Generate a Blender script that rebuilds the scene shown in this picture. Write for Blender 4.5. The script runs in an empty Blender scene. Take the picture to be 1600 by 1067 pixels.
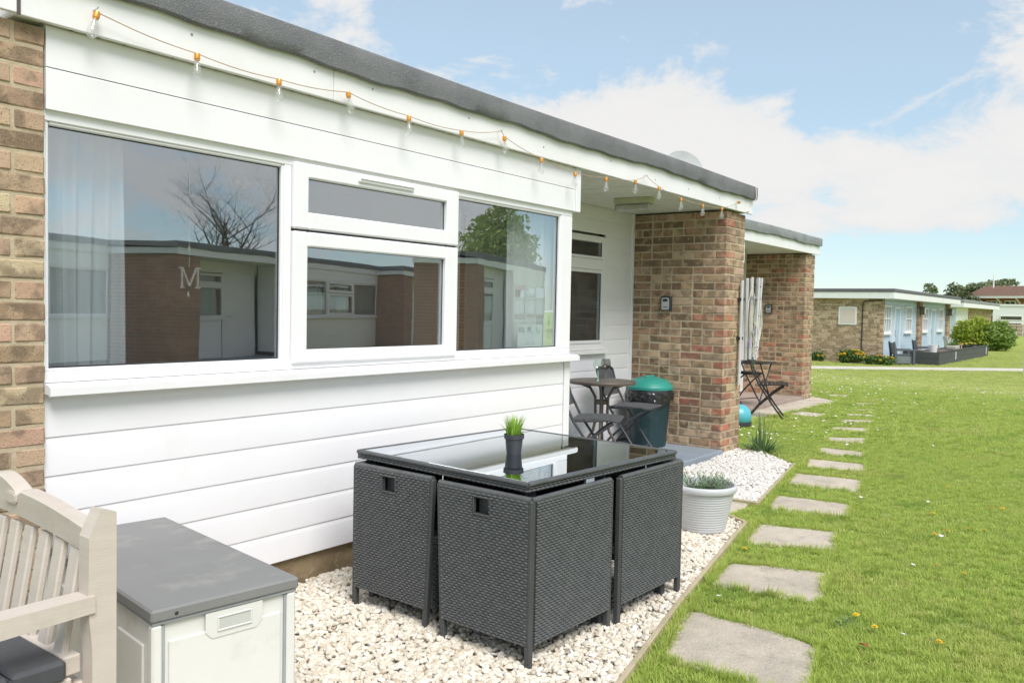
import bpy, math, random
import numpy as np
from mathutils import Vector, Matrix

# ------------------------------------------------------------------ camera, sky, sun, exposure
SC = bpy.context.scene
COL = SC.collection
RND = random.Random(11)
NPR = np.random.RandomState(5)

cam = bpy.data.cameras.new('camera')
cam.sensor_width = 36.0
cam.lens = 29.535
cam.clip_start = 0.05
cam.clip_end = 2000
camo = bpy.data.objects.new('camera', cam)
F_ = Vector((0.799108, 0.599972, -0.038216))
R_ = Vector((0.600895, -0.799086, 0.019666))
U_ = Vector((0.018739, 0.038679, 0.999076))
m = Matrix.Identity(4)
for i in range(3):
    m[i][0], m[i][1], m[i][2] = R_[i], U_[i], -F_[i]
m.translation = Vector((-1.4141, -3.1942, 1.3541))
camo.matrix_world = m
COL.objects.link(camo)
SC.camera = camo

SUN_EL, SUN_AZ = math.radians(52), math.radians(208)      # azimuth clockwise from +Y
world = bpy.data.worlds.new('World')
SC.world = world
world.use_nodes = True


def build_world():
    nt = world.node_tree
    N, L = nt.nodes, nt.links
    N.clear()
    out = N.new('ShaderNodeOutputWorld')
    sky = N.new('ShaderNodeTexSky')
    sky.sky_type = 'NISHITA'
    sky.sun_disc = False
    sky.sun_elevation = SUN_EL
    sky.sun_rotation = SUN_AZ
    sky.altitude = 10
    sky.air_density = 1.0
    sky.dust_density = 0.0
    sky.ozone_density = 1.0
    bg = N.new('ShaderNodeBackground')
    bg.inputs['Strength'].default_value = 0.130
    tint = N.new('ShaderNodeMix')
    tint.data_type = 'RGBA'
    tint.blend_type = 'MULTIPLY'
    tint.inputs[0].default_value = 1.0
    tint.inputs[7].default_value = (0.92, 1.02, 1.02, 1)
    gm = N.new('ShaderNodeGamma')
    gm.inputs[1].default_value = 0.62
    L.new(sky.outputs[0], gm.inputs[0])
    L.new(gm.outputs[0], tint.inputs[6])
    sepz = N.new('ShaderNodeSeparateXYZ')
    tcz = N.new('ShaderNodeTexCoord')
    L.new(tcz.outputs['Generated'], sepz.inputs[0])
    hz = N.new('ShaderNodeMapRange')
    hz.interpolation_type = 'SMOOTHSTEP'
    hz.inputs['From Min'].default_value = 0.0
    hz.inputs['From Max'].default_value = 0.40
    L.new(sepz.outputs[2], hz.inputs['Value'])
    low = N.new('ShaderNodeMix')
    low.data_type = 'RGBA'
    low.blend_type = 'MULTIPLY'
    low.inputs[0].default_value = 1.0
    lowc = N.new('ShaderNodeMix')
    lowc.data_type = 'RGBA'
    L.new(hz.outputs[0], lowc.inputs[0])
    lowc.inputs[6].default_value = (0.80, 0.85, 0.90, 1)
    lowc.inputs[7].default_value = (1, 1, 1, 1)
    L.new(tint.outputs[2], low.inputs[6])
    L.new(lowc.outputs[2], low.inputs[7])
    L.new(low.outputs[2], bg.inputs['Color'])
    cl = N.new('ShaderNodeBackground')
    cl.inputs['Strength'].default_value = 0.37
    tc = N.new('ShaderNodeTexCoord')
    sep = N.new('ShaderNodeSeparateXYZ')
    L.new(tc.outputs['Generated'], sep.inputs[0])

    def math_(op, a, b=None, clamp=False):
        n = N.new('ShaderNodeMath')
        n.operation = op
        n.use_clamp = clamp
        for k, x in enumerate((a, b)):
            if x is None:
                continue
            if isinstance(x, (int, float)):
                n.inputs[k].default_value = x
            else:
                L.new(x, n.inputs[k])
        return n.outputs[0]
    mp = N.new('ShaderNodeMapping')
    mp.inputs['Scale'].default_value = (1, 1, 1.9)
    L.new(tc.outputs['Generated'], mp.inputs['Vector'])
    n1 = N.new('ShaderNodeTexNoise')
    n1.inputs['Scale'].default_value = 6.0
    n1.inputs['Detail'].default_value = 9
    n1.inputs['Roughness'].default_value = 0.62
    n1.inputs['Distortion'].default_value = 0.25
    L.new(mp.outputs[0], n1.inputs['Vector'])
    n2 = N.new('ShaderNodeTexNoise')
    n2.inputs['Scale'].default_value = 1.7
    n2.inputs['Detail'].default_value = 3
    mp2 = N.new('ShaderNodeMapping')
    mp2.inputs['Location'].default_value = (3.1, 7.7, 1.3)
    mp2.inputs['Scale'].default_value = (1, 1, 1.6)
    L.new(tc.outputs['Generated'], mp2.inputs['Vector'])
    L.new(mp2.outputs[0], n2.inputs['Vector'])
    # cloud banks in their own compass directions (direction, radius, weight)
    acc = math_('MULTIPLY', math_('SUBTRACT', n2.outputs[0], 0.5), 0.8)
    acc = math_('ADD', acc, 0.15)
    for d, r, w in CLOUDS:
        dv = Vector(d).normalized()
        sub = N.new('ShaderNodeVectorMath')
        sub.operation = 'SUBTRACT'
        L.new(tc.outputs['Generated'], sub.inputs[0])
        sub.inputs[1].default_value = dv
        sc = N.new('ShaderNodeVectorMath')
        sc.operation = 'MULTIPLY'
        L.new(sub.outputs[0], sc.inputs[0])
        sc.inputs[1].default_value = (1 / r[0], 1 / r[0], 1 / r[1])
        ln = N.new('ShaderNodeVectorMath')
        ln.operation = 'LENGTH'
        L.new(sc.outputs[0], ln.inputs[0])
        mr = N.new('ShaderNodeMapRange')
        mr.interpolation_type = 'SMOOTHSTEP'
        mr.inputs['From Min'].default_value = 1.25
        mr.inputs['From Max'].default_value = 0.35
        mr.inputs['To Min'].default_value = 0
        mr.inputs['To Max'].default_value = w
        L.new(ln.outputs[1], mr.inputs['Value'])
        acc = math_('ADD', acc, mr.outputs[0])
    dens = math_('ADD', math_('MULTIPLY', math_('SUBTRACT', n1.outputs[0], 0.5), 3.0), acc)
    mr = N.new('ShaderNodeMapRange')
    mr.interpolation_type = 'SMOOTHSTEP'
    mr.inputs['From Min'].default_value = 0.02
    mr.inputs['From Max'].default_value = 0.50
    L.new(dens, mr.inputs['Value'])
    # soft grey undersides and bright tops inside the clouds
    sh = N.new('ShaderNodeMapRange')
    sh.inputs['From Min'].default_value = 0.10
    sh.inputs['From Max'].default_value = 0.75
    L.new(dens, sh.inputs['Value'])
    mixc = N.new('ShaderNodeMix')
    mixc.data_type = 'RGBA'
    L.new(sh.outputs[0], mixc.inputs[0])
    mixc.inputs[6].default_value = (0.92, 0.93, 0.945, 1)
    mixc.inputs[7].default_value = (1.0, 0.985, 0.965, 1)
    L.new(mixc.outputs[2], cl.inputs['Color'])
    fac = math_('MULTIPLY', mr.outputs[0], 0.97)
    # veil of thin high cloud, thicker towards the horizon
    ab = math_('ABSOLUTE', sep.outputs[2])
    veil = N.new('ShaderNodeMapRange')
    veil.inputs['From Min'].default_value = 0.0
    veil.inputs['From Max'].default_value = 0.45
    veil.inputs['To Min'].default_value = 0.10
    veil.inputs['To Max'].default_value = 0.22
    L.new(ab, veil.inputs['Value'])
    fac = math_('MAXIMUM', fac, veil.outputs[0])
    mx = N.new('ShaderNodeMixShader')
    L.new(fac, mx.inputs[0])
    L.new(bg.outputs[0], mx.inputs[1])
    L.new(cl.outputs[0], mx.inputs[2])
    L.new(mx.outputs[0], out.inputs[0])


CLOUDS = [((0.80, 0.56, 0.17), (0.20, 0.12), 0.42), ((0.88, 0.44, 0.17), (0.17, 0.10), 0.42),
          ((0.69, 0.68, 0.22), (0.18, 0.09), 0.30), ((0.95, 0.26, 0.125), (0.14, 0.075), 0.38),
          ((0.98, 0.14, 0.14), (0.14, 0.075), 0.42), ((0.99, 0.0, 0.15), (0.16, 0.08), 0.4),
          ((0.95, 0.09, 0.30), (0.11, 0.07), 0.42), ((0.62, 0.74, 0.32), (0.12, 0.05), 0.15),
          ((0.90, 0.33, 0.30), (0.22, 0.085), -0.45), ((0.975, 0.20, 0.035), (0.30, 0.060), -1.0), ((0.55, 0.78, 0.30), (0.2, 0.1), -0.15), ((0.86, 0.35, 0.42), (0.3, 0.1), -0.3),
          ((0.2, 0.9, 0.3), (0.4, 0.2), 0.4), ((-0.5, 0.6, 0.4), (0.5, 0.25), 0.4), ((0.55, -0.8, 0.22), (0.55, 0.16), 0.42), ((-0.1, -0.95, 0.3), (0.5, 0.2), 0.35),
          ((0.3, -0.8, 0.5), (0.5, 0.3), 0.3), ((-0.3, -0.2, 0.95), (0.6, 0.4), 0.3)]
build_world()

sun = bpy.data.lights.new('sun', 'SUN')
sun.energy = 1.6
sun.angle = math.radians(32)
sun.color = (1.0, 0.965, 0.92)
suno = bpy.data.objects.new('sun', sun)
sd = Vector((math.sin(SUN_AZ) * math.cos(SUN_EL), math.cos(SUN_AZ) * math.cos(SUN_EL), math.sin(SUN_EL)))
suno.rotation_euler = sd.to_track_quat('Z', 'Y').to_euler()
suno.location = (0, 0, 30)
COL.objects.link(suno)

SC.view_settings.view_transform = 'Standard'
SC.view_settings.look = 'None'
SC.view_settings.gamma = 1
SC.view_settings.use_curve_mapping = False
SC.view_settings.exposure = 1.27
SC.render.engine = 'CYCLES'
SC.cycles.max_bounces = 8
SC.cycles.transparent_max_bounces = 16

# ------------------------------------------------------------------ helpers


class MB:
    def __init__(s):
        s.v, s.f = [], []

    def add(s, vs, fs, M=None):
        o = len(s.v)
        if M is not None:
            vs = [tuple(M @ Vector(p)) for p in vs]
        s.v += [tuple(p) for p in vs]
        s.f += [tuple(i + o for i in f) for f in fs]
        return s

    def box(s, a, b, ch=0.0, M=None):
        x0, y0, z0 = (min(a[i], b[i]) for i in range(3))
        x1, y1, z1 = (max(a[i], b[i]) for i in range(3))
        ch = min(ch, (x1 - x0) * .45, (y1 - y0) * .45, (z1 - z0) * .45)
        if ch <= 0:
            vs = [(x, y, z) for x in (x0, x1) for y in (y0, y1) for z in (z0, z1)]
            fs = [(0, 1, 3, 2), (4, 6, 7, 5), (0, 4, 5, 1), (2, 3, 7, 6), (0, 2, 6, 4), (1, 5, 7, 3)]
            return s.add(vs, fs, M)
        lo, hi = (x0, y0, z0), (x1, y1, z1)
        vs, idx = [], {}
        for i in (0, 1):
            for j in (0, 1):
                for k in (0, 1):
                    c = (i, j, k)
                    for ax in range(3):
                        p = []
                        for d in range(3):
                            e = (lo, hi)[c[d]][d]
                            if d != ax:
                                e += ch if c[d] == 0 else -ch
                            p.append(e)
                        idx[(c, ax)] = len(vs)
                        vs.append(tuple(p))
        fs = []
        for ax in range(3):
            u, w = [d for d in range(3) if d != ax]
            for side in (0, 1):
                q = []
                for (a_, b_) in ((0, 0), (1, 0), (1, 1), (0, 1)):
                    c = [0, 0, 0]
                    c[ax], c[u], c[w] = side, a_, b_
                    q.append(idx[(tuple(c), ax)])
                fs.append(q)
        for ax in range(3):
            u, w = [d for d in range(3) if d != ax]
            for a_ in (0, 1):
                for b_ in (0, 1):
                    c0, c1 = [0, 0, 0], [0, 0, 0]
                    c0[u] = c1[u] = a_
                    c0[w] = c1[w] = b_
                    c0[ax], c1[ax] = 0, 1
                    c0, c1 = tuple(c0), tuple(c1)
                    fs.append([idx[(c0, u)], idx[(c1, u)], idx[(c1, w)], idx[(c0, w)]])
        for i in (0, 1):
            for j in (0, 1):
                for k in (0, 1):
                    c = (i, j, k)
                    fs.append([idx[(c, 0)], idx[(c, 1)], idx[(c, 2)]])
        return s.add(vs, fs, M)

    def bar(s, p, q, w, h, ch=0.0, up=(0, 0, 1)):
        p, q = Vector(p), Vector(q)
        d = q - p
        ln = d.length
        z = d.normalized()
        x = Vector(up).cross(z)
        if x.length < 1e-5:
            x = Vector((1, 0, 0)).cross(z)
        x.normalize()
        y = z.cross(x)
        M = Matrix.Identity(4)
        for i in range(3):
            M[i][0], M[i][1], M[i][2], M[i][3] = x[i], y[i], z[i], p[i]
        return s.box((-w / 2, -h / 2, 0), (w / 2, h / 2, ln), ch, M)

    def tube(s, path, r, n=8, cap=True, M=None):
        P = [Vector(p) for p in path]
        rs = r if isinstance(r, (list, tuple)) else [r] * len(P)
        vs, fs = [], []
        prev = None
        for i, p in enumerate(P):
            t = (P[min(i + 1, len(P) - 1)] - P[max(i - 1, 0)])
            if t.length < 1e-9:
                t = Vector((0, 0, 1))
            t.normalize()
            if prev is None:
                a = Vector((0, 0, 1)) if abs(t.z) < .9 else Vector((1, 0, 0))
                x = a.cross(t).normalized()
            else:
                x = prev - t * prev.dot(t)
                if x.length < 1e-6:
                    x = Vector((0, 0, 1)).cross(t)
                x.normalize()
            prev = x
            y = t.cross(x)
            for k in range(n):
                a = 2 * math.pi * k / n
                vs.append(p + (x * math.cos(a) + y * math.sin(a)) * rs[i])
        for i in range(len(P) - 1):
            for k in range(n):
                k2 = (k + 1) % n
                fs.append((i * n + k, i * n + k2, (i + 1) * n + k2, (i + 1) * n + k))
        if cap:
            fs.append(tuple(range(n - 1, -1, -1)))
            fs.append(tuple((len(P) - 1) * n + k for k in range(n)))
        return s.add(vs, fs, M)

    def lathe(s, prof, n=24, M=None, wob=None):
        vs, fs = [], []
        for i, (r, z) in enumerate(prof):
            for k in range(n):
                a = 2 * math.pi * k / n
                rr = r * (wob(a, i) if wob else 1)
                vs.append((rr * math.cos(a), rr * math.sin(a), z))
        for i in range(len(prof) - 1):
            for k in range(n):
                k2 = (k + 1) % n
                fs.append((i * n + k, i * n + k2, (i + 1) * n + k2, (i + 1) * n + k))
        if prof[0][0] > 1e-4:
            fs.append(tuple(range(n - 1, -1, -1)))
        if prof[-1][0] > 1e-4:
            fs.append(tuple((len(prof) - 1) * n + k for k in range(n)))
        return s.add(vs, fs, M)

    def prism(s, poly, a, b, axes='xyz', M=None):
        """poly: (u, w) points; extruded from a to b along the first axis of axes; u, w on the others."""
        n = len(poly)
        ix = ['xyz'.index(c) for c in axes]
        vs = []
        for e in (a, b):
            for (u, w) in poly:
                p = [0, 0, 0]
                p[ix[0]], p[ix[1]], p[ix[2]] = e, u, w
                vs.append(tuple(p))
        fs = [tuple(range(n - 1, -1, -1)), tuple(range(n, 2 * n))]
        for i in range(n):
            j = (i + 1) % n
            fs.append((i, j, n + j, n + i))
        return s.add(vs, fs, M)

    def mesh(s, name, smooth=0):
        me = bpy.data.meshes.new(name)
        me.from_pydata(s.v, [], s.f)
        me.validate()
        import bmesh
        bm = bmesh.new()
        bm.from_mesh(me)
        bmesh.ops.recalc_face_normals(bm, faces=bm.faces)
        bm.to_mesh(me)
        bm.free()
        if smooth:
            me.polygons.foreach_set('use_smooth', [True] * len(me.polygons))
            me.set_sharp_from_angle(angle=math.radians(smooth))
        return me

    def build(s, name, mat, parent=None, smooth=0, loc=None, rot=None):
        return link(name, s.mesh(name, smooth), mat, parent, loc, rot)


def link(name, me, mat=None, parent=None, loc=None, rot=None, color=None):
    if mat is not None and (not me.materials):
        me.materials.append(mat)
    o = bpy.data.objects.new(name, me)
    COL.objects.link(o)
    if parent is not None:
        o.parent = parent
    if loc is not None:
        o.location = loc
    if rot is not None:
        o.rotation_euler = rot
    if color is not None:
        o.color = color
    return o


def tag(o, label=None, cat=None, group=None, kind=None):
    if label:
        o['label'] = label
    if cat:
        o['category'] = cat
    if group:
        o['group'] = group
    if kind:
        o['kind'] = kind
    return o


def thing(name, label, cat, loc=(0, 0, 0), rz=0.0, group=None):
    o = bpy.data.objects.new(name, None)
    o.empty_display_size = .1
    COL.objects.link(o)
    o.location = loc
    o.rotation_euler = (0, 0, rz)
    return tag(o, label, cat, group)


def copy_tree(o, parent=None):
    c = o.copy()
    COL.objects.link(c)
    c.parent = parent
    for ch in o.children:
        copy_tree(ch, c)
    return c


def bare(verts, faces, name):
    me = bpy.data.meshes.new(name)
    v = np.asarray(verts, dtype=np.float32)
    f = np.asarray(faces, dtype=np.int32)
    me.vertices.add(len(v))
    me.vertices.foreach_set('co', v.ravel())
    k = f.shape[1]
    me.loops.add(f.size)
    me.loops.foreach_set('vertex_index', f.ravel())
    me.polygons.add(len(f))
    me.polygons.foreach_set('loop_start', np.arange(0, f.size, k, dtype=np.int32))
    me.update(calc_edges=True)
    me.validate()
    return me


# ------------------------------------------------------------------ materials
MATS = {}


class NT:
    def __init__(s, name):
        s.m = bpy.data.materials.new(name)
        s.m.use_nodes = True
        s.t = s.m.node_tree
        s.b = s.t.nodes['Principled BSDF']
        s.out = s.t.nodes['Material Output']
        s._co = None

    def n(s, typ, **kw):
        x = s.t.nodes.new(typ)
        for k, v in kw.items():
            setattr(x, k, v)
        return x

    def put(s, sock, v):
        if hasattr(v, 'is_output'):
            s.t.links.new(v, sock)
        else:
            sock.default_value = v

    def math(s, op, a, b=None, clamp=False):
        x = s.n('ShaderNodeMath', operation=op)
        x.use_clamp = clamp
        s.put(x.inputs[0], a)
        if b is not None:
            s.put(x.inputs[1], b)
        return x.outputs[0]

    def coord(s):
        if s._co is None:
            tc = s.n('ShaderNodeTexCoord')
            oi = s.n('ShaderNodeObjectInfo')
            mu = s.math('MULTIPLY', oi.outputs['Random'], 37.0)
            ad = s.n('ShaderNodeVectorMath', operation='ADD')
            s.t.links.new(tc.outputs['Object'], ad.inputs[0])
            s.t.links.new(mu, ad.inputs[1])
            s._co = ad.outputs[0]
            s.oi = oi
            s.obj = tc.outputs['Object']
        return s._co

    def noise(s, scale, detail=4, rough=.55, vec=None, stretch=None):
        x = s.n('ShaderNodeTexNoise')
        x.inputs['Scale'].default_value = scale
        x.inputs['Detail'].default_value = detail
        x.inputs['Roughness'].default_value = rough
        v = vec or s.coord()
        if stretch:
            mp = s.n('ShaderNodeMapping')
            mp.inputs['Scale'].default_value = stretch
            s.t.links.new(v, mp.inputs['Vector'])
            v = mp.outputs[0]
        s.t.links.new(v, x.inputs['Vector'])
        return x.outputs[0]

    def rng(s, v, a, b, c=0., d=1., smooth=True):
        x = s.n('ShaderNodeMapRange')
        if smooth:
            x.interpolation_type = 'SMOOTHSTEP'
        s.put(x.inputs['Value'], v)
        for k, q in zip(('From Min', 'From Max', 'To Min', 'To Max'), (a, b, c, d)):
            x.inputs[k].default_value = q
        return x.outputs[0]

    def mix(s, f, a, b, mode='MIX'):
        x = s.n('ShaderNodeMix', data_type='RGBA', blend_type=mode)
        s.put(x.inputs[0], f)
        for k, q in ((6, a), (7, b)):
            if isinstance(q, tuple) and len(q) == 3:
                q = q + (1,)
            s.put(x.inputs[k], q)
        return x.outputs[2]

    def bump(s, h, dist=.002, strength=1.0, normal=None):
        x = s.n('ShaderNodeBump')
        x.inputs['Strength'].default_value = strength
        x.inputs['Distance'].default_value = dist
        s.put(x.inputs['Height'], h)
        if normal is not None:
            s.t.links.new(normal, x.inputs['Normal'])
        s.t.links.new(x.outputs[0], s.b.inputs['Normal'])
        return x.outputs[0]


def surf(name, c1, c2=None, rough=.5, scale=6, bscale=60, bump=0., spec=.5, metal=0., objvar=0., stretch=None,
         dirt=None, dirtscale=3, sheen=0, transl=0., sharp=False):
    if name in MATS:
        return MATS[name]
    t = NT(name)
    c2 = c2 or tuple(x * .86 for x in c1)
    t.coord()
    f = t.rng(t.noise(scale, 5, .6, stretch=stretch), .42 if sharp else .3, .58 if sharp else .7)
    c = t.mix(f, c1, c2)
    if dirt:
        f2 = t.rng(t.noise(dirtscale, 6, .65), .52, .75)
        c = t.mix(t.math('MULTIPLY', f2, dirt[3] if len(dirt) > 3 else .6), c, tuple(dirt[:3]))
    if objvar:
        hs = t.n('ShaderNodeHueSaturation')
        t.put(hs.inputs['Value'], t.rng(t.oi.outputs['Random'], 0, 1, 1 - objvar, 1 + objvar, False))
        t.t.links.new(c, hs.inputs['Color'])
        c = hs.outputs[0]
    t.put(t.b.inputs['Base Color'], c)
    rr = t.math('ADD', t.math('MULTIPLY', t.noise(scale * 2.3, 3), .18), rough - .09)
    t.put(t.b.inputs['Roughness'], rr)
    t.b.inputs['Metallic'].default_value = metal
    t.b.inputs['Specular IOR Level'].default_value = spec
    if bump:
        t.bump(t.noise(bscale, 4, .6, stretch=stretch), bump)
    if transl:
        tr = t.n('ShaderNodeBsdfTranslucent')
        t.put(tr.inputs['Color'], c)
        mx = t.n('ShaderNodeMixShader')
        mx.inputs[0].default_value = transl
        t.t.links.new(t.b.outputs[0], mx.inputs[1])
        t.t.links.new(tr.outputs[0], mx.inputs[2])
        t.t.links.new(mx.outputs[0], t.out.inputs[0])
    MATS[name] = t.m
    return t.m


def brick_mat(name='brick_clay'):
    if name in MATS:
        return MATS[name]
    t = NT(name)
    t.coord()
    base = t.oi.outputs['Color']
    big = t.noise(9, 3, .5)
    c = t.mix(t.math('MULTIPLY', t.rng(big, .46, .58), .62), base, (0.15, 0.115, 0.08), 'MIX')
    c = t.mix(t.math('MULTIPLY', t.rng(t.noise(15, 4), .52, .64), .5), c, (0.52, 0.37, 0.25))
    c = t.mix(t.math('MULTIPLY', t.rng(t.noise(180, 2), .58, .72), .75), c, (0.10, 0.07, 0.05))
    c = t.mix(t.math('MULTIPLY', t.rng(t.noise(240, 2), .62, .75), .6), c, (0.6, 0.5, 0.38))
    t.put(t.b.inputs['Base Color'], c)
    t.b.inputs['Roughness'].default_value = .9
    t.b.inputs['Specular IOR Level'].default_value = .2
    h = t.math('ADD', t.noise(120, 5, .7), t.math('MULTIPLY', t.noise(25, 3), 1.2))
    t.bump(h, .0035, .9)
    MATS[name] = t.m
    return t.m


def glass_mat(name, refl=.30, tint=(.80, .86, .87), wave=.0006, rough=0.0):
    """glazing: coated pane, part mirror and part see-through"""
    if name in MATS:
        return MATS[name]
    t = NT(name)
    t.coord()
    nz = t.noise(1.6, 2, .5)
    bp = t.n('ShaderNodeBump')
    bp.inputs['Strength'].default_value = 1.0
    bp.inputs['Distance'].default_value = wave
    t.t.links.new(nz, bp.inputs['Height'])
    gl = t.n('ShaderNodeBsdfGlossy')
    gl.inputs['Roughness'].default_value = rough
    gl.inputs['Color'].default_value = (.92, .96, 1, 1)
    t.t.links.new(bp.outputs[0], gl.inputs['Normal'])
    tr = t.n('ShaderNodeBsdfTransparent')
    tr.inputs['Color'].default_value = tint + (1,)
    fr = t.n('ShaderNodeLayerWeight')
    f = t.math('ADD', t.math('MULTIPLY', t.math('POWER', fr.outputs['Facing'], 4.0), .85), refl, True)
    mx = t.n('ShaderNodeMixShader')
    t.put(mx.inputs[0], f)
    t.t.links.new(tr.outputs[0], mx.inputs[1])
    t.t.links.new(gl.outputs[0], mx.inputs[2])
    t.t.links.new(mx.outputs[0], t.out.inputs[0])
    MATS[name] = t.m
    return t.m


def clear_glass(name, tint=(.9, .97, .94), refl=.04):
    if name in MATS:
        return MATS[name]
    t = NT(name)
    gl = t.n('ShaderNodeBsdfGlossy')
    gl.inputs['Roughness'].default_value = .02
    tr = t.n('ShaderNodeBsdfTransparent')
    tr.inputs['Color'].default_value = tint + (1,)
    lw = t.n('ShaderNodeLayerWeight')
    f = t.math('ADD', t.math('MULTIPLY', t.math('POWER', lw.outputs['Facing'], 3.0), .30), refl, True)
    mx = t.n('ShaderNodeMixShader')
    t.put(mx.inputs[0], f)
    t.t.links.new(tr.outputs[0], mx.inputs[1])
    t.t.links.new(gl.outputs[0], mx.inputs[2])
    t.t.links.new(mx.outputs[0], t.out.inputs[0])
    MATS[name] = t.m
    return t.m


def bulb_mat(name):
    if name in MATS:
        return MATS[name]
    t = NT(name)
    gl = t.n('ShaderNodeBsdfGlossy')
    gl.inputs['Roughness'].default_value = .03
    tr = t.n('ShaderNodeBsdfTransparent')
    tr.inputs['Color'].default_value = (.97, .975, .975, 1)
    df = t.n('ShaderNodeBsdfDiffuse')
    df.inputs['Color'].default_value = (.86, .87, .87, 1)
    lw = t.n('ShaderNodeLayerWeight')
    m1 = t.n('ShaderNodeMixShader')
    m1.inputs[0].default_value = .13
    t.t.links.new(tr.outputs[0], m1.inputs[1])
    t.t.links.new(df.outputs[0], m1.inputs[2])
    m2 = t.n('ShaderNodeMixShader')
    t.put(m2.inputs[0], t.math('ADD', t.math('MULTIPLY', t.math('POWER', lw.outputs['Facing'], 2.5), .5), .07, True))
    t.t.links.new(m1.outputs[0], m2.inputs[1])
    t.t.links.new(gl.outputs[0], m2.inputs[2])
    t.t.links.new(m2.outputs[0], t.out.inputs[0])
    MATS[name] = t.m
    return t.m


def leaf_mat(name, a, b, transl=.25, rough=.5):
    if name in MATS:
        return MATS[name]
    t = NT(name)
    t.coord()
    at = t.n('ShaderNodeAttribute', attribute_name='tone')
    c = t.mix(at.outputs['Fac'], a, b)
    if 'blades' in name:
        gp = t.n('ShaderNodeNewGeometry').outputs['Position']
        dry = t.rng(t.noise(.9, 5, .65, vec=gp), .50, .68)
        c = t.mix(t.math('MULTIPLY', dry, .40), c, (.62, .60, .22))
        lush = t.rng(t.noise(2.3, 4, .6, vec=gp), .54, .70)
        c = t.mix(t.math('MULTIPLY', lush, .5), c, (.20, .36, .06))
        c = t.mix(t.math('MULTIPLY', t.rng(t.oi.outputs['Random'], .86, .97), .5), c, (.62, .52, .28))
    t.put(t.b.inputs['Base Color'], c)
    t.b.inputs['Roughness'].default_value = rough
    t.b.inputs['Specular IOR Level'].default_value = .35
    tr = t.n('ShaderNodeBsdfTranslucent')
    t.put(tr.inputs['Color'], c)
    mx = t.n('ShaderNodeMixShader')
    mx.inputs[0].default_value = transl
    t.t.links.new(t.b.outputs[0], mx.inputs[1])
    t.t.links.new(tr.outputs[0], mx.inputs[2])
    t.t.links.new(mx.outputs[0], t.out.inputs[0])
    MATS[name] = t.m
    return t.m


def emit(name, col, st):
    if name in MATS:
        return MATS[name]
    t = NT(name)
    t.b.inputs['Base Color'].default_value = col + (1,)
    t.b.inputs['Emission Color'].default_value = col + (1,)
    t.b.inputs['Emission Strength'].default_value = st
    MATS[name] = t.m
    return t.m


M_UPVC = surf('white_upvc', (.86, .85, .87), (.83, .82, .84), rough=.32, scale=1.5, dirt=(.72, .73, .68, .22), dirtscale=5)
M_FASC = surf('white_fascia_paint', (.85, .84, .85), (.81, .80, .80), rough=.4, scale=2, dirt=(.70, .71, .62, .22), dirtscale=2.2)
M_SOFF = surf('soffit_paint', (.76, .765, .73), (.71, .715, .66), rough=.5, scale=3, dirt=(.55, .55, .44, .4))
M_FELT = surf('mineral_roof_felt', (.21, .213, .22), (.15, .153, .16), rough=.95, scale=3, bscale=130, bump=.006, spec=.15, dirt=(.40, .40, .40, .85), dirtscale=130)
M_FELT2 = surf('old_grey_roof_felt', (.30, .32, .33), (.22, .235, .24), rough=.95, scale=5, bscale=300, bump=.004, spec=.15, dirt=(.40, .41, .38, .6), dirtscale=90)
M_MORT = surf('sand_mortar', (.56, .47, .34), (.46, .38, .26), rough=.95, scale=20, bscale=160, bump=.003, spec=.1, dirt=(.50, .45, .36, .7), dirtscale=11)
M_PLINTH = surf('damp_concrete_plinth', (.30, .23, .14), (.19, .14, .085), rough=.95, scale=7, bscale=110, bump=.004, spec=.1, dirt=(.42, .36, .26, .7), dirtscale=30)
M_GASKET = surf('black_rubber_gasket', (.03, .032, .035), rough=.5)
M_BRICK = brick_mat()
M_GLASS = glass_mat('window_glass', .27, (.96, .98, .98))
M_GLASS2 = glass_mat('porch_window_glass', .04, (.9, .93, .93))
M_ROOMW = surf('room_plaster', (.74, .74, .75), (.70, .70, .71), rough=.8)
M_ROOMF = surf('room_carpet', (.20, .19, .18), (.15, .14, .13), rough=.95, bscale=200, bump=.003)
M_CURT = surf('pale_blue_curtain', (.80, .84, .88), (.76, .80, .85), rough=.9, scale=3, transl=.2)
M_CURT2 = surf('white_net_curtain', (.88, .89, .89), (.84, .85, .85), rough=.9, scale=3, transl=.12)

BR_SIDE = [(.345, .22, .135), (.26, .17, .11), (.46, .315, .205), (.215, .145, .095), (.40, .265, .165), (.51, .365, .245), (.315, .21, .135),
           (.40, .255, .16), (.52, .385, .27), (.43, .30, .19)]
BR_RED = [(.46, .19, .12), (.48, .24, .16), (.40, .17, .12)]
BR_BUFF = [(.46, .35, .22), (.42, .31, .19), (.38, .29, .20), (.44, .30, .20)]
BR_LEFT = [(.50, .365, .245), (.42, .295, .19), (.54, .36, .25), (.45, .33, .225), (.54, .42, .285), (.38, .27, .175)]


BRICK_MESH = {}


def brick_mesh(lx, ly, lz, k):
    key = (round(lx, 3), round(ly, 3), round(lz, 3), k)
    if key not in BRICK_MESH:
        r = random.Random(hash(key) & 0xffff)
        b = MB().box((-lx / 2, -ly / 2, -lz / 2), (lx / 2, ly / 2, lz / 2), .0055)
        b.v = [(x + r.uniform(-1, 1) * .0022, y + r.uniform(-1, 1) * .0022, z + r.uniform(-1, 1) * .0018) for x, y, z in b.v]
        me = b.mesh('brick', smooth=0)
        me.materials.append(M_BRICK)
        BRICK_MESH[key] = me
    return BRICK_MESH[key]


def jit(c, a=.12):
    k = 1 + RND.uniform(-a, a)
    return (c[0] * k, c[1] * k * (1 + RND.uniform(-.05, .05)), c[2] * k, 1)


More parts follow.
